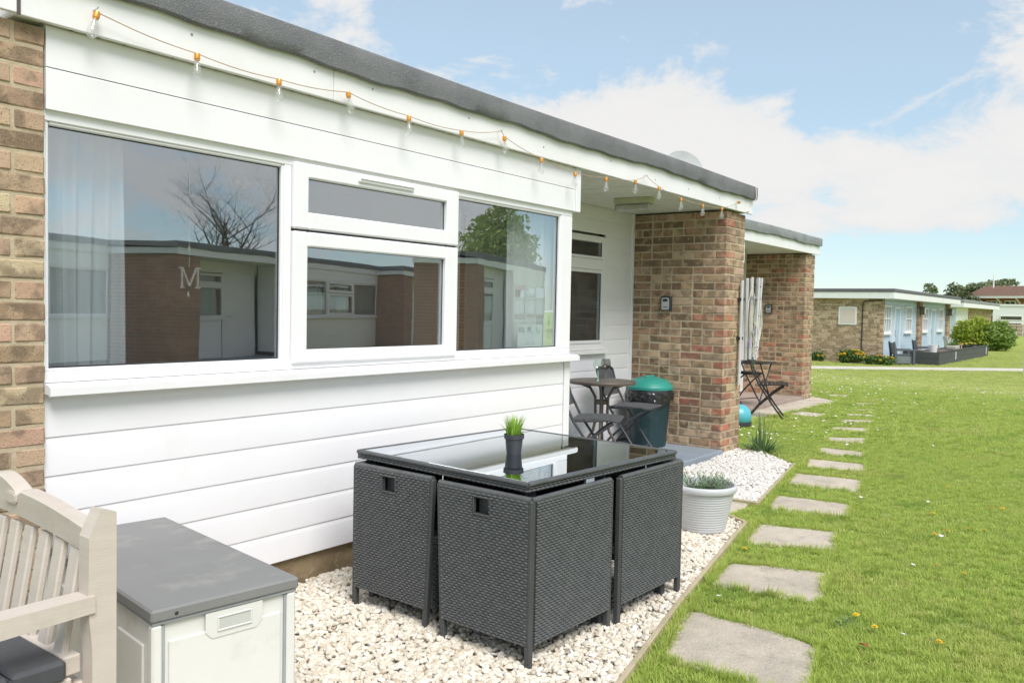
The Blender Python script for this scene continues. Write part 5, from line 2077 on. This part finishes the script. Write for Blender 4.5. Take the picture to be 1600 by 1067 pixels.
def armchair(label, loc, rz):
    a = thing('resin_armchair', label, 'chair', loc, rz, LGC)
    MB().box((-.30, -.30, .06), (.32, .30, .36), .01).build('box_seat', M_LGREY2, a)
    for i in range(4):
        MB().prism([(-.34 - i * .02, .40 + i * .12), (-.29 - i * .02, .40 + i * .12), (-.305 - i * .02, .51 + i * .12), (-.355 - i * .02, .51 + i * .12)], -.31, .31, 'yxz').build('back_slat', M_LGREY2, a)
    for s in (-1, 1):
        y = .345 * s
        MB().box((-.38, y - .04, .56), (.38, y + .04, .64), .012).build('arm', M_LGREY, a)
        MB().box((.28, y - .045, 0), (.37, y + .045, .56), .01).build('leg', M_LGREY, a)
        MB().prism([(-.36, 0), (-.28, 0), (-.32, .56), (-.40, .92), (-.46, .92), (-.40, .5)], y - .04, y + .04, 'yxz').build('leg', M_LGREY, a)
    for i in range(3):
        MB().box((.321, -.29, .075 + i * .095), (.332, .29, .16 + i * .095), .003).build('front_slat', M_LGREY2, a)
    MB().box((-.28, -.29, .362), (.33, .29, .42), .02).build('seat', M_LGREY, a)
    return a


armchair('grey resin armchair with slatted box seat on the grass by the blue wall corner', (34.75, 4.45, GF), math.radians(-62))
st_ = thing('resin_side_table', 'squat dark resin box table between the armchair and planter', 'table', (35.9, 4.3, GF), 0, LGC)
MB().box((-.32, -.32, 0), (.32, .32, .52), .02).build('body', M_LGREY, st_)
MB().box((-.36, -.36, .522), (.36, .36, .57), .015).build('top', M_LGREY, st_)
MB().lathe([(0, .01), (.05, .008), (.055, 0)], 12, Matrix.Translation((-.1, -.3205, .35)) @ Matrix.Rotation(math.pi / 2, 4, 'X')).build('badge', M_WHITEP, st_)
armchair('grey resin armchair behind the planter by the first blue door', (38.6, 4.4, GF), math.radians(-70))
wc = thing('garden_chair', 'pale wooden garden chair with white canvas back by the second blue door', 'chair', (43.2, 4.0, GF), math.radians(-60), LGC)
M_TEAK = surf('pale_teak', (.42, .33, .25), rough=.7)
for s in (-1, 1):
    MB().box((-.25, .28 * s - .025, 0), (-.20, .28 * s + .025, .62)).box((.22, .28 * s - .025, 0), (.27, .28 * s + .025, .62)).box((-.28, .28 * s - .03, .6205), (.30, .28 * s + .03, .66)).build('arm_frame', M_TEAK, wc)
MB().box((-.24, -.25, .40), (.26, .25, .44)).build('seat', M_TEAK, wc)
MB().prism([(-.26, .46), (-.23, .46), (-.40, 1.02), (-.43, 1.02)], -.27, .27, 'yxz').build('backrest', surf('white_canvas', (.74, .73, .68), rough=.8), wc)

pln = thing('planter', 'long low dark timber planter in front of the blue chalets', 'planter', (0, 0, 0))
M_PLD = surf('dark_stained_timber', (.075, .078, .082), (.055, .058, .062), rough=.6, scale=2, stretch=(1, 6, 6))
PA, PB = Vector((35.55, 3.28)), Vector((47.6, 3.15))
dv = (PB - PA).normalized()
nv = Vector((-dv.y, dv.x))
for k, (za, zb) in enumerate(((0, .26), (.265, .52))):
    a, b = PA, PB
    MB().bar((a.x, a.y, GF + (za + zb) / 2), (b.x, b.y, GF + (za + zb) / 2), .05, zb - za, .004).build('board', M_PLD, pln)
    c, d = PA + nv * 1.0, PB + nv * 1.0
    MB().bar((c.x, c.y, GF + (za + zb) / 2), (d.x, d.y, GF + (za + zb) / 2), .05, zb - za, .004).build('board', M_PLD, pln)
    a2, c2 = PA + dv * -.03 - nv * .025, PA + dv * -.03 + nv * 1.025
    MB().bar((a2.x, a2.y, GF + (za + zb) / 2), (c2.x, c2.y, GF + (za + zb) / 2), .05, zb - za, .004).build('board', M_PLD, pln)
    a2, c2 = PB + dv * .03 - nv * .025, PB + dv * .03 + nv * 1.025
    MB().bar((a2.x, a2.y, GF + (za + zb) / 2), (c2.x, c2.y, GF + (za + zb) / 2), .05, zb - za, .004).build('board', M_PLD, pln)
MB().bar((PA.x, PA.y - .01, GF + .535), (PB.x, PB.y - .01, GF + .535), .09, .028, .004).build('capping', M_PLD, pln)
so = PA + nv * .5
se = PB + nv * .5
MB().bar((so.x, so.y, GF + .42), (se.x, se.y, GF + .42), .92, .1).build('soil', surf('planter_soil', (.17, .13, .10), rough=1), pln)
for t in (.28, .95):
    q = PA.lerp(PB, t)
    MB().box((q.x - .05, q.y - .045, GF + .12), (q.x + .05, q.y - .027, GF + .46), .004).build('marker', M_WHITEP, pln)
for i, (t, lab, mt) in enumerate(((.10, 'white bucket standing on the near end of the dark planter', M_WHITEP), (.66, 'dark bowl of yellow flowers on the planter, left of another like it', M_LGREY), (.80, 'dark bowl of yellow flowers nearest the bush on the planter', M_LGREY), (.45, 'stone coloured trough lying along the middle of the planter', surf('stone_trough', (.42, .40, .34), rough=.9)))):
    q = PA.lerp(PB, t) + nv * .45
    v_ = thing(['bucket', 'flower_bowl', 'flower_bowl', 'stone_trough'][i], lab, ['bucket', 'flower bowl', 'flower bowl', 'trough'][i], (q.x, q.y, GF + .47), 0, 'pots standing on the dark planter')
    if i == 3:
        MB().box((-.5, -.22, 0), (.5, .22, .20), .05).build('body', mt, v_)
        foliage('plants', crown([(0, 0, .24, .45, .2, .07)], 250, .05, 71), M_FOL, v_)
    else:
        k = 1.0 if i == 0 else 1.25
        MB().lathe([(.14 * k, 0), (.19 * k, .30 if i == 0 else .14), (.20 * k, .31 if i == 0 else .15), (.17 * k, .29 if i == 0 else .13), (0, .28 if i == 0 else .12)], 16).build('body', mt, v_, smooth=30)
        if i:
            foliage('foliage', crown([(0, 0, .17, .24, .24, .07)], 300, .05, 60 + i), M_FOL, v_)
            r = random.Random(i)
            for _ in range(14):
                a, w_ = r.uniform(0, 6.28), .22 * math.sqrt(r.random())
                MB().lathe([(0, 0), (.05, .02), (.03, .035), (0, .03)], 7, Matrix.Translation((w_ * math.cos(a), w_ * math.sin(a), .20))).build('flower', M_YE, v_)
        else:
            MB().box((-.02, -.215, .05), (.02, -.19, .30)).build('handle', M_STEEL, v_)

po = thing('marker_post', 'slim pale grey post standing on the lawn at the right edge', 'post', (32.4, .02, GF))
MB().box((-.05, -.05, 0), (.05, .05, 1.02), .01).build('shaft', surf('pale_grey_post', (.60, .61, .62), rough=.6), po)
MB().box((-.06, -.06, 1.0205), (.06, .06, 1.06), .01).build('cap', M_WHITEP, po)

# trees behind the camera, mirrored in the panes
bt_ = thing('bare_tree', 'bare branched tree mirrored in the left pane above the roof', 'tree', (17.4, -25.1, 0), 0)
mb = MB()
limbs(mb, (0, 0, 0), 4.0, .26, 9, 77, .95, 3, .55)
mb.build('trunk', M_BARK, bt_, smooth=50)
foliage('buds', crown([(0, 0, 4.9, 2.2, 2.2, 1.3)], 900, .022, 9), leaf_mat('brown_buds', (.13, .10, .06), (.22, .19, .11), .2), bt_)
tree('leafy_tree', 'leafy green tree mirrored in the right pane of the picture window', (31.7, -22.6, 0), 7.6, [(0, 0, 4.6, 1.9, 1.9, 1.4), (.9, -.9, 4.0, 1.5, 1.5, 1.1), (-.8, .9, 4.2, 1.5, 1.5, 1.1), (0, .2, 5.7, 1.1, 1.1, .95), (.2, .2, 3.2, 1.8, 1.8, .9)], 9000, .13, M_LEAFG, 12)
for i, (x, y, s) in enumerate(((60, -44, 1.2), (72, -40, 1.0), (-4, -44, 1.1))):
    tree('broadleaf_tree', ['large', 'middle sized', 'far left'][i] + ' leafy tree standing far behind the mirrored chalets', (x, y, 0), 8 * s, rb(50 + i, 7, 0, 4.6 * s, 2.2 * s, 1.6 * s, 1.6 * s), 2600, .26, M_LEAFG, 50 + i, group='trees behind the mirrored chalets')

# strap-leaved plant by the pillar
ir = thing('strap_leaf_plant', 'dark strap leaved clump with tall blades at the foot of the near brick pillar', 'plant', (6.62, -.26, 0))
foliage('leaf', blade_mesh(46, .12, .14, .28, .34, .026, 12, seg=5, curl=.5), leaf_mat('strap_leaves', (.06, .13, .04), (.24, .36, .14), .25), ir)
foliage('tall_leaf', blade_mesh(16, .05, .34, .48, .10, .016, 13, seg=5, curl=1.0), leaf_mat('iris_leaves', (.10, .17, .07), (.20, .29, .13), .2), ir)
foliage('arching_leaf', blade_mesh(12, .22, .12, .2, .34, .012, 14, seg=6, curl=.3), leaf_mat('pale_strap_leaves', (.26, .33, .16), (.50, .54, .36), .2), ir)

# ------------------------------------------------------------------ gravel, grass and small flowers


def pick_scatter(name, pts, rots, scl, protos, proto_mat, kind='stuff'):
    """one object that repeats a few small meshes at the given points"""
    me = bpy.data.meshes.new(name)
    me.vertices.add(len(pts))
    me.vertices.foreach_set('co', np.asarray(pts, np.float32).ravel())
    for nm, dt, dat in (('rot', 'FLOAT_VECTOR', rots), ('scl', 'FLOAT', scl)):
        at = me.attributes.new(nm, dt, 'POINT')
        at.data.foreach_set('vector' if dt == 'FLOAT_VECTOR' else 'value', np.asarray(dat, np.float32).ravel())
    o = bpy.data.objects.new(name, me)
    COL.objects.link(o)
    pc = bpy.data.collections.new(name + ' pieces')
    for i, p in enumerate(protos):
        q = bpy.data.objects.new(name + '_piece', p)
        pc.objects.link(q)
    ng = bpy.data.node_groups.new(name, 'GeometryNodeTree')
    ng.interface.new_socket('Geometry', in_out='INPUT', socket_type='NodeSocketGeometry')
    ng.interface.new_socket('Geometry', in_out='OUTPUT', socket_type='NodeSocketGeometry')
    gi, go = ng.nodes.new('NodeGroupInput'), ng.nodes.new('NodeGroupOutput')
    ip = ng.nodes.new('GeometryNodeInstanceOnPoints')
    ci = ng.nodes.new('GeometryNodeCollectionInfo')
    ci.inputs['Collection'].default_value = pc
    ci.inputs['Separate Children'].default_value = True
    ci.inputs['Reset Children'].default_value = True
    ar = ng.nodes.new('GeometryNodeInputNamedAttribute')
    ar.data_type = 'FLOAT_VECTOR'
    ar.inputs['Name'].default_value = 'rot'
    as_ = ng.nodes.new('GeometryNodeInputNamedAttribute')
    as_.data_type = 'FLOAT'
    as_.inputs['Name'].default_value = 'scl'
    er = ng.nodes.new('FunctionNodeEulerToRotation')
    ng.links.new(ar.outputs['Attribute'], er.inputs[0])
    ng.links.new(gi.outputs[0], ip.inputs['Points'])
    ng.links.new(ci.outputs[0], ip.inputs['Instance'])
    ip.inputs['Pick Instance'].default_value = True
    ng.links.new(er.outputs[0], ip.inputs['Rotation'])
    ng.links.new(as_.outputs['Attribute'], ip.inputs['Scale'])
    ng.links.new(ip.outputs[0], go.inputs[0])
    md = o.modifiers.new('scatter', 'NODES')
    md.node_group = ng
    tag(o, kind=kind)
    return o


import bmesh


def pebble(seed):
    r = random.Random(seed)
    bm = bmesh.new()
    bmesh.ops.create_icosphere(bm, subdivisions=2, radius=1)
    pl = []
    for _ in range(9):
        d = Vector((r.gauss(0, 1), r.gauss(0, 1), r.gauss(0, 1))).normalized()
        pl.append((d, r.uniform(.55, .9)))
    sx, sy, sz = r.uniform(.85, 1.3), r.uniform(.7, 1.0), r.uniform(.55, .8)
    for v in bm.verts:
        for d, k in pl:
            e = v.co.dot(d) - k
            if e > 0:
                v.co -= d * e * .92
        v.co = Vector((v.co.x * sx, v.co.y * sy, v.co.z * sz)) * .0145
    me = bpy.data.meshes.new('pebble')
    bm.to_mesh(me)
    bm.free()
    me.polygons.foreach_set('use_smooth', [True] * len(me.polygons))
    me.set_sharp_from_angle(angle=math.radians(28))
    return me


def pebble_mat(name, cols):
    t = NT(name)
    t.coord()
    ramp = t.n('ShaderNodeValToRGB')
    el = ramp.color_ramp.elements
    while len(el) < len(cols):
        el.new(.5)
    for i, c in enumerate(cols):
        el[i].position = i / (len(cols) - 1)
        el[i].color = c + (1,)
    t.t.links.new(t.oi.outputs['Random'], ramp.inputs[0])
    c = t.mix(t.math('MULTIPLY', t.rng(t.noise(150, 3), .5, .7), .4), ramp.outputs[0], (.50, .44, .35))
    t.put(t.b.inputs['Base Color'], c)
    t.b.inputs['Roughness'].default_value = .75
    t.b.inputs['Specular IOR Level'].default_value = .3
    t.bump(t.noise(260, 3), .0012)
    return t.m


def gravel(name, bed, dens, mat, seed, zt=.022, layers=2):
    r = np.random.RandomState(seed)
    xy = np.array(bed)
    lo, hi = xy.min(0), xy.max(0)
    n = int((hi - lo).prod() * dens * layers)
    p = lo + r.rand(n, 2) * (hi - lo)
    p = p[poly_in(p, bed)]
    z = .006 + (zt - .006) * r.rand(len(p)) ** .8
    rot = r.rand(len(p), 3) * np.array([.9, .9, 6.28]) - np.array([.45, .45, 0])
    s = .72 + .62 * r.rand(len(p)) ** 1.3
    me_ = []
    for k in range(9):
        q = pebble(seed * 20 + k)
        q.materials.append(mat)
        me_.append(q)
    return pick_scatter(name, np.c_[p, z], rot, s, me_, mat)


MP1 = pebble_mat('cream_pebbles', [(.60, .53, .42), (.70, .645, .55), (.77, .73, .65), (.66, .58, .47), (.79, .765, .71), (.54, .46, .345), (.72, .67, .59)])
MP2 = pebble_mat('white_pebbles', [(.66, .64, .60), (.73, .71, .68), (.62, .59, .54), (.76, .745, .72), (.56, .52, .47)])
INB1 = [(-1.2, .02), (-1.2, -2.24), (1.25, -1.712), (2.10, -1.522), (3.742, -1.195), (3.845, -1.03), (3.855, .02)]
gravel('cream_gravel', INB1, 2150, MP1, 3)
INB2 = [(4.37, -1.04), (6.09, -0.72), (6.54, -.28), (6.60, .0), (6.13, -.02), (5.75, -.085), (5.2, -.075), (4.37, -.07)]
gravel('white_gravel', INB2, 2200, MP2, 4)

M_BLADE = leaf_mat('grass_blades', (.35, .48, .08), (.62, .71, .20), .45, .55)
M_BLADEF = leaf_mat('distant_grass_blades', (.44, .51, .13), (.66, .70, .28), .45, .6)


def tuft(seed, n, r0, h0, h1, sp, w, mat, seg=3):
    v, f, t = blade_mesh(n, r0, h0, h1, sp, w, seed, seg=seg, curl=.5)
    me = bare(v, f, 'tuft')
    at = me.attributes.new('tone', 'FLOAT', 'POINT')
    at.data.foreach_set('value', np.asarray(t, np.float32))
    me.materials.append(mat)
    return me


KEEP_OUT = [BED1, BED2, WALKP] + SLABS + [[(-5, -.1), (6.6, -.1), (6.6, 6), (-5, 6)], [(6.6, 1.1), (12.52, 1.1), (12.52, 7), (6.6, 7)],
            [(7.9, .82), (9.35, .76), (12.2, .62), (12.66, 1.1), (7.9, 1.2)], [(9.92, .60), (10.4, .60), (10.3, .22), (9.95, .26)], [(12.5, 1.1), (13.1, 1.95), (12.5, 1.95)]]


def shrink(poly, k):
    c = np.mean(np.array(poly), 0)
    return [tuple(c + (np.array(p) - c) * k) for p in poly]


def lawn_points(x0, x1, y0, y1, dens, seed, slope=True, keep=KEEP_OUT):
    r = np.random.RandomState(seed)
    n = int((x1 - x0) * (y1 - y0) * dens)
    p = np.c_[x0 + (x1 - x0) * r.rand(n), y0 + (y1 - y0) * r.rand(n)]
    m_ = np.ones(n, bool)
    for k in keep:
        q = shrink(k, .965) if len(k) == 4 and abs(k[0][0] - k[2][0]) < 1.2 else k
        m_ &= ~poly_in(p, q)
    p = p[m_]
    # only the wedge of lawn in front of the building line that the place shows
    ang = np.degrees(np.arctan2(p[:, 1] + 3.2, p[:, 0] + 1.42))
    p = p[(ang > -8) & (ang < 60)]
    z = np.array([gz(x) for x in p[:, 0]])
    rot = np.zeros((len(p), 3))
    rot[:, 2] = r.rand(len(p)) * 6.28
    rot[:, :2] = (r.rand(len(p), 2) - .5) * .25
    patch = .5 + .5 * np.sin(p[:, 0] * 2.1 + 1.3 * np.sin(p[:, 1] * 1.7)) * np.sin(p[:, 1] * 2.7 + np.sin(p[:, 0] * 1.1))
    s = .62 + .35 * r.rand(len(p)) + .28 * patch
    return np.c_[p, z], rot, s


near = [tuft(100 + i, 34, .036, .014, .034, .026, .0036, M_BLADE) for i in range(7)]
P1 = lawn_points(.6, 8, -4.2, 1.1, 1150, 1)
pick_scatter('lawn_grass', *P1, near, M_BLADE)
mid = [tuft(120 + i, 34, .075, .020, .046, .04, .0065, M_BLADE, 2) for i in range(6)]
P2 = lawn_points(8, 17, -4.8, 6, 260, 2)
pick_scatter('lawn_grass', *P2, mid, M_BLADE)
far = [tuft(140 + i, 40, .20, .022, .05, .07, .014, M_BLADEF, 1) for i in range(6)]
FAR_OUT = KEEP_OUT + [[(34.3, 5), (60, 5), (60, 20), (34.3, 20)], [(35.5, 3.2), (47.7, 3.1), (47.7, 4.2), (35.5, 4.3)], [tuple(A0), tuple(A1), tuple(B1), tuple(B0)]]
P3 = lawn_points(17, 62, -8, 16, 34, 3, keep=FAR_OUT)
pick_scatter('lawn_grass', *P3, far, M_BLADEF)

# fringe of longer grass round slabs and edging
r = np.random.RandomState(77)
fp = []
for sl_ in SLABS:
    k = len(sl_)
    for i in range(k):
        a, b = np.array(sl_[i]), np.array(sl_[(i + 1) % k])
        L = np.linalg.norm(b - a)
        c = np.mean(np.array(sl_), 0)
        for _ in range(int(L * 70)):
            t = r.rand()
            p_ = a + (b - a) * t
            p_ = c + (p_ - c) * (1.0 + .06 * r.rand() - .012)
            fp.append((p_[0], p_[1], gz(p_[0])))
for a, b in (((.7, -1.90), (2.102, -1.575)), ((2.102, -1.575), (3.749, -1.25)), ((3.80, -1.24), (4.35, -1.12)), ((4.36, -1.10), (6.12, -.775)), ((6.15, -.74), (6.62, -.28))):
    a, b = np.array(a), np.array(b)
    for _ in range(int(np.linalg.norm(b - a) * 90)):
        p_ = a + (b - a) * r.rand() + np.array([.01, -.03]) * r.rand()
        fp.append((p_[0], p_[1], 0))
fp = np.array(fp)
fr_ = np.zeros((len(fp), 3))
fr_[:, 2] = r.rand(len(fp)) * 6.28
longer = [tuft(160 + i, 14, .022, .025, .058, .035, .0034, M_BLADE) for i in range(5)]
pick_scatter('lawn_edge_grass', fp, fr_, .7 + .5 * r.rand(len(fp)), longer, M_BLADE)

# daisies: countless small white heads, thicker near the second porch
M_DPET = surf('daisy_petals', (.82, .82, .80), rough=.6)
M_DEYE = surf('daisy_eye', (.75, .52, .04), rough=.7)


def daisy(seed):
    r_ = random.Random(seed)
    mb = MB()
    n = 11
    for k in range(n):
        a = 2 * math.pi * k / n
        c, s = math.cos(a), math.sin(a)
        mb.add([(c * .002 - s * .0012, s * .002 + c * .0012, .030), (c * .002 + s * .0012, s * .002 - c * .0012, .030), (c * .0105 + s * .0024, s * .0105 - c * .0024, .031 + r_.uniform(-.001, .003)), (c * .0105 - s * .0024, s * .0105 + c * .0024, .031 + r_.uniform(-.001, .003))], [(0, 1, 2, 3)])
    me = mb.mesh('daisy')
    me.materials.append(M_DPET)
    return me


rd = np.random.RandomState(9)
dp = []
for (cx, cy, sx, sy, n) in ((7.9, .2, .8, .45, 90), (10.5, -.3, 1.2, .5, 60), (14, 1.2, 2, 1.0, 130), (19, 3.5, 3, 1.5, 150), (6, -1.9, 3, .8, 16), (3.0, -1.9, 1.2, .4, 10), (17, -1.0, 1.5, .5, 60)):
    q = np.c_[cx + sx * rd.randn(n), cy + sy * rd.randn(n)]
    dp.append(q)
dp = np.concatenate(dp)
mk = dp[:, 0] > 1.6
for k in KEEP_OUT:
    mk &= ~poly_in(dp, k)
dp = dp[mk]
dz = np.array([gz(x) for x in dp[:, 0]])
drot = np.c_[(rd.rand(len(dp), 2) - .5) * .7, rd.rand(len(dp)) * 6.28]
pick_scatter('daisies', np.c_[dp, dz], drot, 1.0 + .5 * rd.rand(len(dp)) + np.clip((dp[:, 0] - 9) * .05, 0, .6), [daisy(i) for i in range(4)], M_DPET)

# dandelions near enough to count
DAND = [(2.459, -2.224), (2.354, -2.327), (2.352, -2.568), (3.508, -2.361), (3.445, -2.499), (4.225, -2.215), (4.362, -2.262), (4.49, -2.364), (4.539, -2.442), (4.636, -1.653),
        (4.976, -1.288), (3.141, -1.432), (4.82, -2.103), (5.257, -2.381), (5.326, -2.458), (5.879, -2.023), (5.914, -2.165)]
DLAB = ['yellow dandelion beside the grey green weed next to the nearest slab', 'yellow dandelion just below the weed by the nearest slab', 'lowest yellow dandelion near the right bottom edge of the lawn',
        'yellow dandelion level with the second slab, left of a close pair', 'yellow dandelion level with the second slab, right of a close pair', 'leftmost dandelion of a row of four beyond the second slab',
        'second dandelion from the left in the row of four', 'third dandelion from the left in the row of four', 'rightmost dandelion of the row of four on the open lawn',
        'dandelion between the third and fourth slab, just right of the path', 'dandelion close to the corner of the fifth slab', 'dandelion in the grass strip between the second and third slab, by the edging',
        'dandelion above the row of four, alone on the lawn', 'left dandelion of the pair near the right edge of the lawn', 'right dandelion of the pair near the right edge of the lawn',
        'left dandelion of the two furthest ones', 'right dandelion of the two furthest ones']
dm_ = MB()
for ring, (rr, zz, n) in enumerate(((.017, .040, 16), (.0125, .044, 13), (.007, .047, 9))):
    for k in range(n):
        a = 2 * math.pi * (k + ring * .4) / n
        c, s = math.cos(a), math.sin(a)
        dm_.add([(c * .002 - s * .0015, s * .002 + c * .0015, .040), (c * .002 + s * .0015, s * .002 - c * .0015, .040), (c * rr + s * .0024, s * rr - c * .0024, zz), (c * rr - s * .0024, s * rr + c * .0024, zz)], [(0, 1, 2, 3)])
head_me = dm_.mesh('flower_head')
head_me.materials.append(M_YE)
stem_me = MB().tube([(0, 0, 0), (.002, 0, .02), (0, 0, .040)], .0016, 5).mesh('stem')
stem_me.materials.append(surf('dandelion_stem', (.20, .25, .08), rough=.6))
for i, (x, y) in enumerate(DAND):
    d = thing('dandelion', DLAB[i], 'dandelion', (x, y, 0), RND.uniform(0, 6), 'dandelions on the lawn')
    d.scale = (.82, .82, .9)
    d.rotation_euler = (RND.uniform(-.3, .3), RND.uniform(-.3, .3), RND.uniform(0, 6))
    link('flower_head', head_me, None, d)
    link('stem', stem_me, None, d)
lf = MB().add([(0, -.004, .03), (.03, -.012, .036), (.055, 0, .03), (.03, .012, .04), (0, .004, .03)], [(0, 1, 2, 3, 4)])
lf.add([(x, y, z - .0012) for x, y, z in lf.v[:5]], [(4, 3, 2, 1, 0)])
o = lf.build('dead_leaf', surf('rusty_dead_leaf', (.32, .085, .03), rough=.7), loc=(2.117, -2.365, 0), rot=(0, .1, 1.0))
tag(o, 'small rust red dead leaf lying on the grass', 'leaf')
cv = thing('weed_rosette', 'grey green leafy weed in the grass beside the nearest slab', 'weed', (2.395, -2.195, 0))
foliage('leaf', blade_mesh(26, .03, .02, .05, .09, .014, 19, seg=3, curl=.2), leaf_mat('weed_leaves', (.13, .20, .08), (.28, .36, .20), .2), cv)
